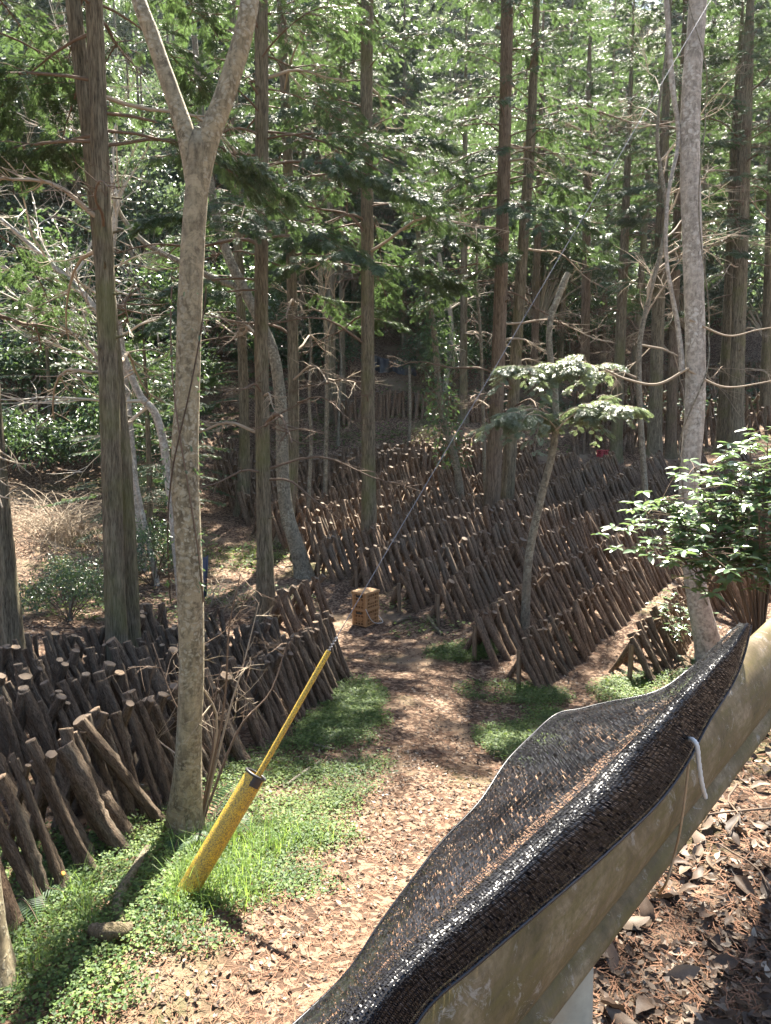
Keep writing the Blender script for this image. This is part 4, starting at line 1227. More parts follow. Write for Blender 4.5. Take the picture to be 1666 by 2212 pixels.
# ------------------------------------------------------------------ black shade net draped over the rail
def rail_pt(px, py, out):
    """world point where a picture ray meets the vertical plane `out` metres beyond the rail"""
    r = ray(px, py); q = np.array([r[0], r[1]])
    s = (RAIL_P @ RAIL_N + out) / (q @ RAIL_N)
    return np.array([0, 0, ZC]) + r * s
cols_net = [   # near lower edge, front fold, ridge on the beam, outer middle, outer edge
    [(800, 2400), (690, 2390), (560, 2330), (530, 2330), (500, 2330)],
    [(910, 2190), (830, 2160), (745, 2160), (725, 2150), (712, 2145)],
    [(1030, 2080), (950, 2040), (850, 2055), (832, 2015), (818, 2005)],
    [(1160, 1970), (1080, 1925), (985, 1935), (950, 1865), (922, 1860)],
    [(1300, 1850), (1200, 1810), (1110, 1815), (1062, 1755), (1028, 1742)],
    [(1420, 1735), (1330, 1700), (1230, 1705), (1160, 1640), (1110, 1630)],
    [(1482, 1650), (1400, 1620), (1310, 1620), (1235, 1570), (1195, 1550)],
    [(1530, 1560), (1470, 1530), (1400, 1540), (1330, 1530), (1270, 1528)],
    [(1580, 1480), (1530, 1460), (1475, 1470), (1440, 1490), (1410, 1497)],
    [(1605, 1420), (1575, 1400), (1535, 1410), (1515, 1425), (1500, 1440)],
    [(1622, 1350), (1612, 1345), (1600, 1348), (1590, 1355), (1582, 1362)]]
outs = [-.095, -.105, -.02, .16, .30]
ctrl_net = []
for k, row in enumerate(cols_net):
    f = [1, 1, 1, 1, 1, 1.15, 1.25, 1.0, .5, .3, .15][k]
    ctrl_net.append([rail_pt(px, py, o * (f if o > 0 else 1)) for (px, py), o in zip(row, outs)])
ctrl_net = np.array(ctrl_net)
NU, NV = 430, 42
tmp = np.stack([catmull(ctrl_net[:, j], NU) for j in range(5)], 1)          # NU x 5 x 3
surf = np.stack([catmull(tmp[i], NV) for i in range(NU)], 0)                # NU x NV x 3
uu = np.arange(NU)[:, None]; vv = np.arange(NV)[None, :]
fold = .006 * np.sin(vv * .48 + 1.2 * np.sin(uu * .026)) * np.clip(vv / 8, 0, 1) * np.clip((25 - np.abs(vv - 6)) / 25, 0, 1) + .0015 * np.sin(uu * .11 + vv * .25) * (vv > 19)
dU = np.gradient(surf, axis=0); dV = np.gradient(surf, axis=1)
Nn = nrm(np.cross(dU, dV)); Nn *= np.sign(Nn[..., 2:3] + .3)
surf = surf + Nn * fold[..., None]
rng = rng_of(99)
g = G()
for j in range(NV):
    w = surf[:, j] + Nn[:, j] * .0012 + nrm(dV[:, j]) * (.0012 * np.where(np.arange(NU) % 2, 1, -1))[:, None]
    if 0 < j < NV - 1:
        rv = nrm(dV[:, j]) * .0013
        Vr = np.concatenate([w - rv, w + rv]); q_ = np.arange(NU - 1)
        g.add(Vr, np.stack([q_, q_ + 1, q_ + NU + 1, q_ + NU], -1), 1)
    else:
        g.adds(tube(w, .0035, 6, False), 0)
for j in range(NV - 1):
    p0 = surf[:-1, j]; p1 = surf[1:, j + 1]; q1 = surf[:-1, j + 1]
    pick = rng.random(NU - 1) < .97
    st = .42 + .16 * rng.random(NU - 1)
    a0 = surf[:-1, j]; b0 = surf[:-1, j + 1] * (1 - st[:, None]) + surf[1:, j + 1] * st[:, None]
    du = nrm(dU[:-1, j]); wd = np.linalg.norm(dU[:-1, j], axis=1) * rng.uniform(.36, .50, NU - 1)
    wd = wd * (.85 if j < NV * .47 else 1.45)
    nn2 = Nn[:-1, j]; tw = rng.normal(0, .30, NU - 1)
    wv = du * np.cos(tw)[:, None] + nn2 * np.sin(tw)[:, None]
    mid = (a0 + b0) / 2 + nn2 * rng.normal(.0016, .0012, NU - 1)[:, None]
    Vs = np.stack([a0 - wv * wd[:, None] * .85, a0 + wv * wd[:, None] * .85, mid - wv * wd[:, None], mid + wv * wd[:, None], b0 - wv * wd[:, None] * .85, b0 + wv * wd[:, None] * .85], 1)[pick]
    m_ = len(Vs)
    Fs = (np.array([[0, 1, 3, 2], [2, 3, 5, 4]])[None] + (np.arange(m_) * 6)[:, None, None]).reshape(-1, 4)
    g.add(Vs.reshape(-1, 3), Fs, 0)
jm = int(NV * .47); inner = (surf - Nn * .006)[::4, :jm]; ni = inner.shape[0]
ii, jj = np.meshgrid(np.arange(ni - 1), np.arange(jm - 1), indexing='ij'); q_ = (ii * jm + jj).ravel()
g.add(inner.reshape(-1, 3), np.stack([q_, q_ + 1, q_ + jm + 1, q_ + jm], -1), 1)      # the folded-under second layer
net = g.build("shade_net", [M['net'], M['thread']])
tag(net, "black knitted shade net draped over the guardrail and the slope beyond", "net")
# rope ends on the net
def rope(name, label, pts, r, mat, cat="rope"):
    g = G(); c = catmull(np.array(pts), 50); n = len(c)
    a = np.linspace(0, 60, n)
    rm = 1 + .12 * np.sin(a[:, None] * 1.5 + np.arange(8)[None] * 2 * math.pi / 8 * 3)
    g.adds(tube(c, r, 8, True, rm))
    return tag(g.build(name, M[mat]), label, cat)
rope("rope_end", "short thick white rope end hanging from the net on the guardrail", [rail_pt(1486, 1596, -.10), rail_pt(1497, 1598, -.118), rail_pt(1506, 1612, -.128), rail_pt(1510, 1648, -.126), rail_pt(1516, 1690, -.125), rail_pt(1524, 1722, -.12)], .0052, 'rope_white')
rope("tan_cord", "thin tan twisted cord hanging down the guardrail face below the net", [rail_pt(1488, 1650, -.095), rail_pt(1480, 1720, -.10), rail_pt(1470, 1790, -.10), rail_pt(1456, 1850, -.085), rail_pt(1440, 1905, -.085), rail_pt(1425, 1930, -.03)], .0028, 'rope_tan', "cord")

# ------------------------------------------------------------------ broadleaf shrub at the right
def whorl_shrub(label, base, boughs, seed, nparts, leaf=.085):
    rng = rng_of(seed)
    t = thing("glossy_shrub", tuple(base), label, "shrub")
    base = np.array(base); tips = []; owner = []; bobj = []
    for (px, py, d) in boughs:
        g = G()
        e = P(px, py, d) - base
        c = catmull([np.zeros(3), e * .45 + np.array([0, 0, .12]), e], 12)
        g.adds(tube(c, np.linspace(.014, .004, 12), 5, False))
        for k in range(24):
            b0 = c[int(rng.integers(8, 12))]
            tip = b0 + rng.normal(0, 1, 3) * np.array([.17, .17, .085])
            g.adds(tube(np.array([b0, (b0 + tip) / 2 + [0, 0, .01], tip]), [.004, .003, .002], 3, False))
            tips.append(tip); owner.append(len(bobj))
        bobj.append(g.build("bough", M['twig'], t))
    lt = G().add(*LEAF, 0).mesh("leaf", [M['gloss']])
    pos, X, own = [], [], []
    for tip, ow in zip(tips, owner):
        m = int(rng.integers(4, 8)); a0 = rng.uniform(0, 6.28)
        for k in range(m):
            a = a0 + k * 6.28 / m + rng.normal(0, .2)
            X.append((math.cos(a), math.sin(a), rng.uniform(-.45, .3))); pos.append(tip); own.append(ow)
    pos = np.array(pos); X = np.array(X)
    A = axes_from(X, nrm(np.array([0, 0, 1.0]) + rng.normal(0, .2, (len(pos), 3))))
    sc = leaf * rng.uniform(.6, 1.25, len(pos))
    order = np.argsort((pos + base)[:, 1] - sc * 6)
    first, rest = order[:nparts], order[nparts:]
    for i in first:
        o = link("leaf", lt, bobj[own[i]])
        R = Matrix((tuple(A[0][i]), tuple(A[1][i]), tuple(A[2][i]))).transposed().to_4x4()
        o.matrix_basis = Matrix.Translation(Vector(pos[i])) @ R @ Matrix.Diagonal((sc[i], sc[i], sc[i], 1))
    if len(rest):
        g = G(); g.add(*scatter(*LEAF, pos[rest], A[0][rest], A[1][rest], A[2][rest], sc[rest]), 0)
        o = g.build("foliage", M['gloss'], t); o["kind"] = "stuff"
    return t
D = 5.6
sb = P(1640, 1420, 6.0); sb[2] = tz(sb[0], sb[1])
bough = [(1400, 1110, D), (1440, 1075, D), (1500, 1010, D + .2), (1560, 990, D + .3), (1620, 960, D + .3), (1660, 930, D), (1480, 1140, D), (1540, 1100, D), (1600, 1060, D + .2), (1650, 1010, D),
         (1440, 1180, D - .2), (1520, 1190, D - .3), (1590, 1150, D), (1640, 1110, D - .2), (1660, 1180, D), (1570, 1050, D + .4), (1700, 1050, D), (1700, 960, D), (1610, 1170, D), (1430, 1080, D)]
whorl_shrub("glossy-leaved shrub reaching in from the right edge in front of the pale trunk", sb, bough, 850, 300, .10)
sb2 = hit(1470, 1420)
whorl_shrub("small leafy seedling at the foot of the pale trunk", sb2, [(1440, 1330, sb2[1]), (1470, 1300, sb2[1]), (1500, 1350, sb2[1])], 851, 0, .07)
sb3 = hit(1660, 1330)

# ivy on the forked trunk, and on the ivied tree
def ivy(label, tree_pts, rad, n, leaf, seed, side=None, mat='broad', out=.02):
    rng = rng_of(seed)
    c = catmull(np.array(tree_pts), 80); b = c[0].copy()
    g = G(); s = rng.uniform(0, 79, n); i = s.astype(int)
    az = rng.uniform(0, 6.28, n) if side is None else rng.normal(0, .5, n) + np.where(rng.random(n) < side, math.pi, 0)
    dirs = np.stack([np.cos(az), np.sin(az) * .8 - (.2 if side is not None else 0), rng.normal(0, .15, n)], -1)
    pos = c[i] + nrm(dirs) * (rad + rng.uniform(.0, out, n))[:, None] - b
    X = nrm(dirs * .5 + rng.normal(0, .5, (n, 3)) + [0, 0, -.5])
    A = axes_from(X, nrm(dirs + rng.normal(0, .4, (n, 3))))
    g.add(*scatter(*LEAF, pos, *A, leaf * rng.uniform(.6, 1.3, n)), 0, False)
    for k in range(3):
        m = 40; a = np.linspace(0, 3, m) * (1 if k % 2 else -1) + (math.pi if (side and k < 2) else 0)
        cc = c[np.linspace(0, 79, m).astype(int)] - b + np.stack([np.cos(a) * .6 * np.sign(np.cos(a[0])) if False else np.cos(a), -np.abs(np.sin(a)), 0 * a], -1) * (rad + .006)
        g.adds(tube(cc, .005, 4, False), 1)
    o = g.build("ivy", [M[mat], M['twig']], None, tuple(b))
    return tag(o, label, "ivy")
ivy("ivy climbing the left and right edges of the forked smooth trunk", [P(404, 1300, 4.7), P(396, 1050, 4.7), P(402, 850, 4.7), P(410, 620, 4.7)], .102, 190, .036, 861, side=.6)
ivy("glinting ivy sheathing the slim tree in mid log field", [P(985, 1010, 20.5), P(962, 920, 20.5), P(948, 850, 20.5), P(940, 740, 20.5), P(925, 640, 20.5), P(905, 540, 20.5)], .11, 1500, .12, 862, out=.42)
# vine on the pale trunk
rng = rng_of(863); t = np.linspace(0, 1, 90)
cc = catmull([P(1508, 1300, 9.6), P(1488, 1050, 9.6), P(1502, 750, 9.6), P(1490, 350, 9.6), P(1508, 0, 9.6)], 90)
an = 1.2 + 2.6 * np.sin(t * 7)
vp = cc + np.stack([np.cos(an), -np.abs(np.sin(an)) - .2, 0 * an], -1) * .155
g = G(); g.adds(tube(vp - vp[0], .013 * (1 - .5 * t), 6, True))
tag(g.build("vine", M['greybark'], None, tuple(vp[0])), "woody vine winding up the pale smooth trunk", "vine")

# ------------------------------------------------------------------ dead brush, ferns, twigs, fallen branches
def brush(label, px, py, d, n, R, seed, mat='twig_tan'):
    rng = rng_of(seed); p = P(px, py, d); z = tz(p[0], p[1]); g = G()
    for k in range(n):
        az = rng.uniform(0, 6.28); L = R * rng.uniform(.5, 1.2)
        b0 = np.array([rng.normal(0, .35), rng.normal(0, .35), 0]); d0 = np.array([math.cos(az), math.sin(az), 0])
        t = np.linspace(0, 1, 8)
        pts = b0 + d0 * (L * t ** 1.2)[:, None] + rng.normal(0, .03, (8, 3)) * t[:, None]
        pts[:, 2] = .0 + L * (1.15 * t - .75 * t * t) * rng.uniform(.6, 1.1)
        g.adds(tube(pts, np.linspace(.008, .002, 8), 3, False))
        for q in range(3):
            i = int(rng.integers(2, 7)); e = pts[i] + rng.normal(0, .22, 3) * R * .6
            g.adds(tube(np.array([pts[i], (pts[i] + e) / 2 + [0, 0, .03], e]), [.004, .003, .0015], 3, False))
    o = g.build("dead_brush", M[mat], None, (p[0], p[1], z)); return tag(o, label, "brush")
brush("tangle of tan dead stems arching at the left behind the log pile", 130, 1130, 15.5, 190, 2.2, 871)
brush("smaller tangle of dead stems behind the twin trunk", 230, 1180, 14.0, 80, 1.5, 872)
brush("dry brown stalks at the gap right of the forked trunk", 480, 1265, 12.5, 40, .8, 873)
brush("dark fallen twigs on the terrace edge below the upper row", 920, 955, 26.2, 60, 1.1, 874, 'twig')
# bare shrub beside the forked trunk
rng = rng_of(880); sp = hit(432, 1790)
t = thing("bare_shrub", tuple(sp), "bare twiggy shrub growing close against the right of the forked trunk", "shrub")
for k, (px, py) in enumerate([(520, 1240), (430, 1330), (330, 1390), (560, 1300), (480, 1430), (300, 1560), (620, 1390)]):
    e = P(px, py, 4.9 + .1 * k) - sp
    c = catmull([np.zeros(3), e * .4 + np.array([rng.normal(0, .06), .05, .12]), e * .75 + rng.normal(0, .05, 3), e], 14)
    g = G(); g.adds(tube(c, np.linspace(.011, .003, 14), 5, False))
    for q in range(7):
        i = int(rng.integers(5, 14)); ramify(g, rng, c[i], nrm(c[min(i, 12) + 1] - c[min(i, 12)] + rng.normal(0, .7, 3)), rng.uniform(.15, .35), .004, 1, 0.0, .7, 4)
    g.build("branch", M['twig_tan'] if k % 2 else M['twig'], t)
PINNA = (np.array([(0, 0, 0), (.4, -.075, .02), (1, 0, -.03), (.4, .075, .02)]), np.array([(0, 1, 2, 3)]))
def fern(label, p, n, L, seed, lean=None):
    rng = rng_of(seed); p = np.array(p); t = thing("fern", tuple(p), label, "fern")
    for k in range(n):
        g = G(); az = rng.uniform(0, 6.28) if lean is None else lean + rng.normal(0, .5)
        m = 22; s = np.linspace(0, 1, m); l = L * rng.uniform(.7, 1.15)
        d0 = np.array([math.cos(az), math.sin(az), 0]); sd = np.array([-d0[1], d0[0], 0])
        pts = d0 * (l * s * .85)[:, None]; pts[:, 2] = l * (.75 * s - .55 * s * s)
        g.adds(tube(pts, np.linspace(.004, .0015, m), 4, False), 1)
        tg = nrm(np.gradient(pts, axis=0))
        for sg in (-1, 1):
            X = nrm(sd * sg + tg * .25 + [0, 0, -.12]); up = np.cross(tg, sd); up = up * np.sign(up[:, 2:3] + 1e-6)
            A = axes_from(X[2:], up[2:])
            g.add(*scatter(*PINNA, pts[2:], *A, l * .24 * np.sin(np.pi * (s[2:] * .85 + .12))), 0, False)
        g.build("frond", [M['fern'], M['twig']], t)
fern("sword fern hanging at the foot of the forked trunk", hit(405, 1800) + np.array([0, -.12, .03]), 6, .34, 891, -1.2)
fern("taller fern right of the forked trunk foot", hit(440, 1780) + np.array([.04, 0, 0]), 5, .5, 892)
fern("dark fern at the left edge below the logs", hit(30, 1950), 7, .42, 893)
fern("fern behind the black net near the pale trunk", hit(1500, 1455), 7, .5, 894)
# fallen branch pieces
def fallen(label, pts, r, seed, mat='log', name="fallen_branch"):
    rng = rng_of(seed); pts = np.array(pts, float); b = pts[0].copy(); n = 16
    c = catmull(pts - b, n)
    g = G(); g.adds(tube(c, np.interp(np.linspace(0, 1, n), np.linspace(0, 1, len(r)), r), 10, True, 1 + rng.normal(0, .09, (n, 10))))
    return tag(g.build(name, M[mat], None, tuple(b)), label, "branch")
def on(px, py, up): q = hit(px, py); return q + np.array([0, 0, up])
fallen("broken rotten log end lying in the sunlit grass", [on(200, 2035, .06), on(240, 2040, .07), on(285, 2032, .06)], [.040, .044, .036], 901, 'hinoki_red')
fallen("weathered curved branch running back from the broken log through the grass", [on(262, 2010, .03), on(255, 1965, .05), on(290, 1900, .06), on(320, 1850, .06)], [.03, .03, .026, .02], 902, 'hinoki')
fallen("short stick lying in the dark ground cover by the path", [on(645, 1600, .02), on(680, 1615, .03), on(722, 1622, .02)], [.014, .013, .009], 903, 'greybark')
fallen("pale stick in the ground cover right of the tube", [on(620, 1700, .02), on(650, 1680, .03), on(690, 1650, .02)], [.012, .015, .012], 904, 'greybark')
fallen("short cut branch lying behind the orange crates on the path", [on(850, 1352, .03), on(875, 1342, .05), on(905, 1338, .03)], [.03, .035, .025], 905)
fallen("bent branch in the green plants by the third row", [on(925, 1345, .1), on(940, 1362, .06), on(955, 1375, .03)], [.03, .03, .025], 906, 'hinoki')
fallen("thin stick across the shaded part of the path", [on(1010, 1462, .02), on(1040, 1478, .03)], [.015, .012], 907)
fallen("plank leaning on the reddish cypress", [on(540, 1120, .0), P(532, 1085, 19.6), P(522, 1050, 19.8)], [.05, .05, .045], 908, 'plank', "leaning_plank")
fallen("pale stick leaning at the end of the upper log row", [on(1022, 948, 0), P(1040, 925, 26.3), P(1050, 905, 26.5)], [.05, .05, .045], 909, 'plank', "leaning_stick")
# black pipe with an orange cap in the grass
pp = hit(125, 1925)
g = G(); g.adds(tube(np.array([[-.09, .04, -.02], [0, 0, .06], [.03, -.01, .10]]), .011, 8, True))
pt = thing("hose_pipe", tuple(pp), "short black pipe with an orange cap poking up below the left logs", "pipe"); g.build("pipe", M['black'], pt)
g = G(); g.adds(tube(np.array([[.03, -.01, .10], [.037, -.012, .112], [.045, -.014, .122]]), .0125, 8, True)); g.build("cap", M['orange_cap'], pt)
# hanging sheets
def sheet(name, label, c4, mat, seed, sag=.15):
    rng = rng_of(seed); a_, b_, c_, d_ = [np.array(q) for q in c4]; n = 24
    u, v = np.meshgrid(np.linspace(0, 1, n), np.linspace(0, 1, n))
    S = a_ * ((1 - u) * (1 - v))[..., None] + b_ * (u * (1 - v))[..., None] + c_ * (u * v)[..., None] + d_ * ((1 - u) * v)[..., None]
    S[..., 2] -= sag * np.sin(u * math.pi) * (1 - v * .6)
    S[..., 1] += .08 * np.sin(u * 14 + 2 * v) + .04 * np.sin(u * 31)
    b0 = S[0, 0].copy(); V = (S - b0).reshape(-1, 3)
    i, j = np.meshgrid(np.arange(n - 1), np.arange(n - 1)); q = (j * n + i).ravel()
    F = np.stack([q, q + 1, q + n + 1, q + n], -1)
    V2 = V + np.array([0, .006, 0]); g = G(); g.add(V, F); g.add(V2, F[:, ::-1])
    return tag(g.build(name, M[mat], None, tuple(b0)), label, "sheet")
def gz(p, up=0.0): q = np.array(p, float).copy(); q[2] = tz(q[0], q[1]) + up; return q
sheet("hanging_sheet", "black shade sheet strung across the slope above the upper log row", [P(805, 765, 31.5), P(900, 770, 31.5), P(900, 812, 31.4), P(808, 812, 31.4)], 'tarp', 911, .2)
sheet("blue_sheet", "dark bluish sheet hung behind the forked trunk near the left block", [P(425, 1195, 12.0), P(448, 1200, 12.0), P(446, 1290, 11.9), P(425, 1290, 11.9)], 'blue', 912, .06)

# ------------------------------------------------------------------ ground cover, grass, litter
def ellipses_mask(xy, ell):
    m = np.zeros(len(xy))
    for (px, py, rx, ry, dens) in ell:
        c = hit(px, py)[:2]
        d2 = ((xy[:, 0] - c[0]) / rx) ** 2 + ((xy[:, 1] - c[1]) / ry) ** 2
        m = np.maximum(m, dens * np.clip(1.35 - d2, 0, 1))
    nz = snoise(np.stack([xy[:, 0], xy[:, 1], 0 * xy[:, 0]], -1), 2.1) + .7 * snoise(np.stack([xy[:, 1], xy[:, 0], 0 * xy[:, 0]], -1), 5.5)
    return m * np.clip(.95 + .75 * nz, 0.05, 1.3)
green = [(300, 1985, .6, .30, 1.1), (80, 2080, .45, .35, 1.1), (130, 2150, .4, .25, .7), (520, 1870, .6, .38, 1.1), (640, 1800, .45, .35, 1.0), (200, 1930, .6, .3, .8), (420, 1930, .45, .3, 1.0),
         (620, 1720, .6, .6, 1.0), (700, 1650, .6, .8, 1.1), (740, 1570, .5, .9, 1.1), (760, 1510, .42, .8, .9), (560, 1680, .5, .7, .7), (110, 1870, .8, .4, .6), (350, 1820, .5, .4, .7),
         (1120, 1600, .45, .8, 1.1), (1180, 1560, .35, .5, .9), (1080, 1500, .55, .4, 1.1), (1160, 1510, .45, .35, .9), (1400, 1490, .7, .5, .9), (1340, 1510, .35, .3, .9),
         (930, 1360, .7, .5, 1.1), (1000, 1410, .55, .4, 1.1), (870, 1310, .5, .4, .8), (540, 1205, 1.0, 1.2, .9), (480, 1290, .8, .8, .5), (150, 1320, 1.8, 1.4, .9), (300, 1340, 1.2, .8, .6), (620, 1300, .8, .6, .6),
         (1250, 1360, .3, .5, .7), (1310, 1290, .3, .4, .4), (330, 1200, 2, 1.5, .4), (850, 945, 2.0, .7, .7), (1100, 965, 2.2, .5, .6), (790, 900, 2, 1.0, .5), (960, 880, 3, 1.5, .45), (700, 960, 2, .8, .5)]
rng = rng_of(55)
def cover(n, xr, yr, ell, size, name, label, mat, tpl, seed, hmul=1.0, thr=1.0):
    rng = rng_of(seed)
    xy = np.stack([rng.uniform(*xr, n), rng.uniform(*yr, n)], -1)
    keep = (rng.random(n) < ellipses_mask(xy, ell) * thr) & (np.abs(xy[:, 0]) < .60 * xy[:, 1] + .3)
    xy = xy[keep]; m = len(xy)
    z = terrain(xy[:, 0], xy[:, 1])
    lump = .5 + .5 * np.clip(snoise(np.stack([xy[:, 0], xy[:, 1], 0 * z], -1), 3.1), -1, 1)
    sc = size * (.8 + .05 * xy[:, 1]) * np.clip(rng.lognormal(-.1, .42, m), .35, 2.4)
    pos = np.stack([xy[:, 0], xy[:, 1], z + rng.uniform(.005, .05, m) * hmul * (.5 + lump) * (1 + .05 * xy[:, 1])], -1)
    az = rng.uniform(0, 6.28, m)
    X = np.stack([np.cos(az), np.sin(az), rng.uniform(-.3, .5, m)], -1)
    A = axes_from(X, nrm(np.array([0, 0, 1.0]) + rng.normal(0, .35, (m, 3))))
    g = G(); g.add(*scatter(*tpl, pos, *A, sc), 0, False)
    o = g.build(name, M[mat]); tag(o, label, "plants", kind="stuff"); return m
ROUND = (np.array([(0, 0, 0), (.42, -.40, .05), (1, 0, -.02), (.42, .40, .05)]), np.array([(0, 1, 2, 3)]))
print("cover", cover(980000, (-3.5, 4.5), (2.6, 11.0), green, .0165, "ground_cover", "low green leafy ground cover in patches beside the path and under the logs", 'cover', ROUND, 56),
      cover(160000, (-10, 10), (11.0, 33), green, .032, "far_ground_cover", "low green plants on the gully floor and terrace beyond the crates", 'cover', ROUND, 57, 1.6))
# grass round the yellow tube
rng = rng_of(58); n = 40000
gell = [(420, 1930, .5, .28, 1.0), (560, 1850, .5, .3, .9), (300, 1960, .5, .25, .7), (100, 2060, .4, .25, .4), (640, 1800, .3, .2, .5), (540, 1205, .9, 1.0, .5)]
xy = np.stack([rng.uniform(-6, 1, n * 8), rng.choice([0, 1], n * 8, p=[.8, .2]) * 12 + rng.uniform(2.6, 6, n * 8)], -1)
xy = xy[rng.random(len(xy)) < ellipses_mask(xy, gell) * .5]
xy = xy[snoise(np.stack([xy[:, 0], xy[:, 1], 0 * xy[:, 0]], -1), 6.0) > -.1][:2600]
m = len(xy); z = terrain(xy[:, 0], xy[:, 1]); az = rng.uniform(0, 6.28, m)
hh = rng.uniform(.05, .20, m) * np.where(rng.random(m) < .15, 1.6, 1); bend = rng.uniform(.2, .9, m); wd = rng.uniform(.0018, .0038, m)
d0 = np.stack([np.cos(az), np.sin(az), 0 * az], -1); sd = np.stack([-np.sin(az), np.cos(az), 0 * az], -1)
b0 = np.stack([xy[:, 0], xy[:, 1], z - .005], -1)
Vs = []
for f in (0, .4, .75, 1.0):
    c = b0 + d0 * (hh * bend * f ** 2)[:, None] + np.array([0, 0, 1.0]) * (hh * (f - .25 * bend * f ** 2))[:, None]
    w = wd * (1 - .9 * f)
    Vs += [c - sd * w[:, None], c + sd * w[:, None]]
Vs = np.stack(Vs, 1)
Fq = (np.array([[0, 1, 3, 2], [2, 3, 5, 4], [4, 5, 7, 6]])[None] + (np.arange(m) * 8)[:, None, None]).reshape(-1, 4)
g = G(); g.add(Vs.reshape(-1, 3), Fq); tag(g.build("grass", M['grass']), "tufts of bright green grass around the yellow tube foot", "grass", kind="stuff")

rng = rng_of(59); n = 70000
y = 29 + 95 * rng.random(n) ** 1.3; x = rng.uniform(-.62, .62, n) * y
lm_ = snoise(np.stack([x, y, 0 * x], -1), .45) + rng.normal(0, .35, n) > .0
x, y = x[lm_], y[lm_]; m = len(x); z = terrain(x, y)
az = rng.uniform(0, 6.28, m)
A = axes_from(np.stack([np.cos(az), np.sin(az), rng.uniform(-.3, .5, m)], -1), nrm(np.array([0, -.5, 1.0]) + rng.normal(0, .5, (m, 3))))
g = G(); g.add(*scatter(*LEAFQ, np.stack([x, y, z + rng.uniform(0.02, .7, m)], -1), *A, rng.uniform(.12, .32, m)), 0, False)
tag(g.build("hill_undergrowth", M['broad']), "leafy undergrowth carpeting the hillside under the trees", "undergrowth", kind="stuff")
# small fallen leaves and red needles on the path
CURL = (np.array([(0, 0, .05), (.3, -.22, .10), (.7, -.2, .02), (1, 0, .16), (.7, .2, .12), (.3, .22, .0), (.5, 0, -.04)]), LEAF[1])
def litter(n, xr, yr, size, name, label, seed, near=True):
    rng = rng_of(seed)
    y = yr[0] + (yr[1] - yr[0]) * rng.random(n) ** 1.5
    n0 = n
    x = rng.uniform(-.58, .58, n) * y if near else rng.uniform(*xr, n)
    sdist = (np.stack([x, y], -1) - RAIL_P) @ RAIL_N
    dens = .62 + .55 * snoise(np.stack([x, y, 0 * x], -1), 1.1)
    k = (sdist > -1.0) & (rng.random(len(x)) < dens); x, y = x[k], y[k]; m = len(x)
    z = terrain(x, y) + rng.uniform(.004, .018, m)
    az = rng.uniform(0, 6.28, m); X = np.stack([np.cos(az), np.sin(az), rng.normal(0, .25, m)], -1)
    A = axes_from(X, nrm(np.array([0, 0, 1.0]) + rng.normal(0, .35, (m, 3))))
    g = G(); g.add(*scatter(*CURL, np.stack([x, y, z], -1), *A, size * rng.uniform(.5, 1.6, m) * (1 + .035 * y)), 0, False)
    tag(g.build(name, M['litter']), label, "leaves", kind="stuff")
litter(85000, None, (1.2, 24), .027, "leaf_litter", "scattered small pale dead leaves over the path and between the rows", 61)
rng = rng_of(62); n = 42000
y = 1.2 + 10 * rng.random(n) ** 1.6; x = rng.uniform(-.56, .56, n) * y
k = ((np.stack([x, y], -1) - RAIL_P) @ RAIL_N) > -1.0; x, y = x[k], y[k]; m = len(x)
z = terrain(x, y) + rng.uniform(.003, .016, m); az = rng.uniform(0, 6.28, m); L = rng.uniform(.03, .10, m); bd = rng.normal(0, .25, m)
p0 = np.stack([x, y, z], -1); d0 = np.stack([np.cos(az), np.sin(az), rng.normal(0, .12, m)], -1); s0 = np.stack([-np.sin(az), np.cos(az), 0 * az], -1)
w = .0013 * (1 + .06 * y)
Vs = np.stack([p0 - s0 * w[:, None], p0 + s0 * w[:, None], p0 + d0 * (L * .5)[:, None] + s0 * (bd * L * .3 - w)[:, None], p0 + d0 * (L * .5)[:, None] + s0 * (bd * L * .3 + w)[:, None], p0 + d0 * L[:, None]], 1)
g = G(); off = (np.arange(m) * 5)[:, None]
g.add(Vs.reshape(-1, 3), np.array([[0, 1, 3, 2]]) + off)
g.ch.append((np.zeros((0, 3)), np.array([[2, 3, 4]]) + off, 0, True))
tag(g.build("needle_litter", M['straw']), "dry reddish needles strewn over the path", "needles", kind="stuff")

# big dead leaves on the road shoulder under the rail: pieces of the ground
def big_leaf(seed):
    rng = rng_of(seed); nu, nv = 9, 5
    u = np.linspace(0, 1, nu); v = np.linspace(-1, 1, nv)
    wid = .24 * np.sin(np.pi * np.clip(u, .02, .98)) ** .8 * (1 - .25 * u) + .004
    cu, cv, tw = rng.uniform(-.5, .7), rng.uniform(-.35, .9), rng.normal(0, .4)
    V = []
    for i in range(nu):
        for j in range(nv):
            y = v[j] * wid[i] * (1 + .06 * rng.normal())
            V.append((u[i] - .5, y, cu * (u[i] - .5) ** 2 + cv * y * y * 5 + tw * (u[i] - .5) * y * 2 + .012 * math.sin(u[i] * 40) * abs(v[j]) + .01 * rng.normal()))
    F = [(i * nv + j, i * nv + j + 1, (i + 1) * nv + j + 1, (i + 1) * nv + j) for i in range(nu - 1) for j in range(nv - 1)]
    g = G(); g.add(np.array(V), np.array(F))
    g.adds(tube(np.array([(-.72, .02, .0), (-.6, 0, V[2][2]), (-.5, 0, V[2][2])]), [.008, .008, .01], 4, False))
    return g.mesh("dead_leaf", [M['litter']])
bl = [big_leaf(1200 + k) for k in range(9)]
rng = rng_of(63)
cand = []
while len(cand) < 2200:
    x, y = rng.uniform(-.2, 5.5), rng.uniform(.2, 5.5)
    sdist = (np.array([x, y]) - RAIL_P) @ RAIL_N
    if -1.6 < sdist < .75: cand.append((x, y))
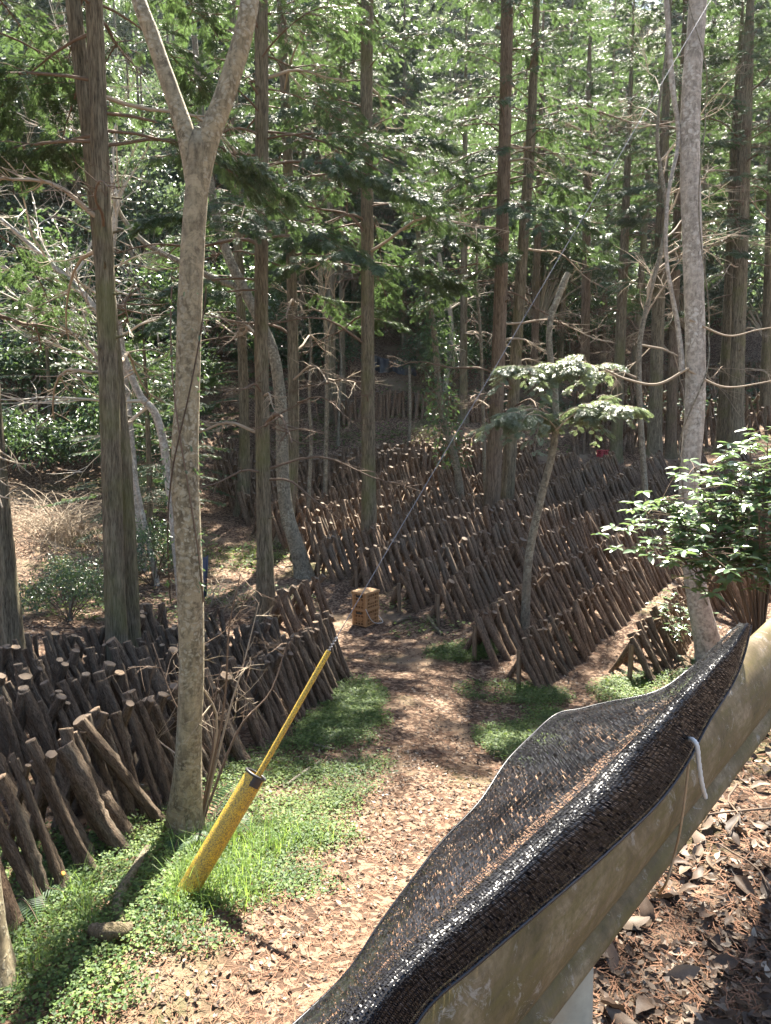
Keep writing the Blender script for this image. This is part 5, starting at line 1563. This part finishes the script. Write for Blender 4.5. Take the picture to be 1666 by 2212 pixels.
def lkey(c):
    q = np.array([c[0], c[1], terrain([c[0]], [c[1]])[0] - ZC]); dep = q[1] * CT - q[2] * ST; up = q[1] * ST + q[2] * CT
    px, py = 833 + FOC * q[0] / dep, 1106 - FOC * up / dep
    return dep if (1150 < px < 1750 and 1400 < py < 2350) else 100 + dep
cand.sort(key=lkey)
gm = G()
for k, (x, y) in enumerate(cand):
    s = rng.uniform(.04, .115); z = tz(x, y) + rng.uniform(.008, .04)
    Rm = Euler((rng.normal(0, .45), rng.normal(0, .4), rng.uniform(0, 6.28))).to_matrix().to_4x4()
    if k < 300:
        o = link("dead_leaf", bl[k % 9], ground)
        o.matrix_basis = Matrix.Translation((x, y, z)) @ Rm @ Matrix.Diagonal((s, s, s, 1))
    else:
        me = bl[k % 9]
        if not hasattr(big_leaf, 'c'): big_leaf.c = {}
        if k % 9 not in big_leaf.c:
            V = np.empty(len(me.vertices) * 3); me.vertices.foreach_get("co", V)
            big_leaf.c[k % 9] = V.reshape(-1, 3)[:45]
        Rn = np.array(Rm.to_3x3()) * s
        F = np.array([(i * 5 + j, i * 5 + j + 1, (i + 1) * 5 + j + 1, (i + 1) * 5 + j) for i in range(8) for j in range(4)])
        gm.add(big_leaf.c[k % 9] @ Rn.T + np.array([x, y, z]), F)
o = gm.build("dead_leaf_mass", M['litter'], ground); o["kind"] = "stuff"
# twigs on the shoulder
for k in range(7):
    x, y = cand[int(rng.integers(0, 150))]; az = rng.uniform(0, 6.28); L = rng.uniform(.25, .6)
    s = np.linspace(-.5, .5, 9); px_ = x + np.cos(az) * L * s + .02 * np.sin(s * 9); py2 = y + np.sin(az) * L * s
    pz = terrain(px_, py2) + .05
    g = G(); g.adds(tube(np.stack([px_, py2, pz], -1) - np.array([x, y, pz[0]]), np.linspace(.005, .0025, 9), 5, True))
    o = g.build("twig", M['twig'], ground, (x, y, float(pz[0])))
print("objects", len(bpy.data.objects), "tris", sum(len(m.loops) - 2 * len(m.polygons) for m in bpy.data.meshes))

# ------------------------------------------------------------------ thin forest haze
hz, nt, out = new_mat("haze_air"); n = N(nt)
pv = n("VolumePrincipled"); pv.inputs["Color"].default_value = (0.86, 0.92, 1.0, 1); pv.inputs["Density"].default_value = 0.00015; pv.inputs["Anisotropy"].default_value = 0.35
n.l(pv.outputs[0], out.inputs["Volume"])
g = G(); g.add(*box((0, 90, 58), (360, 300, 132)), smooth=False)
o = g.build("haze", hz); tag(o, "thin pale haze between the trees on the hillside", "haze", kind="stuff")
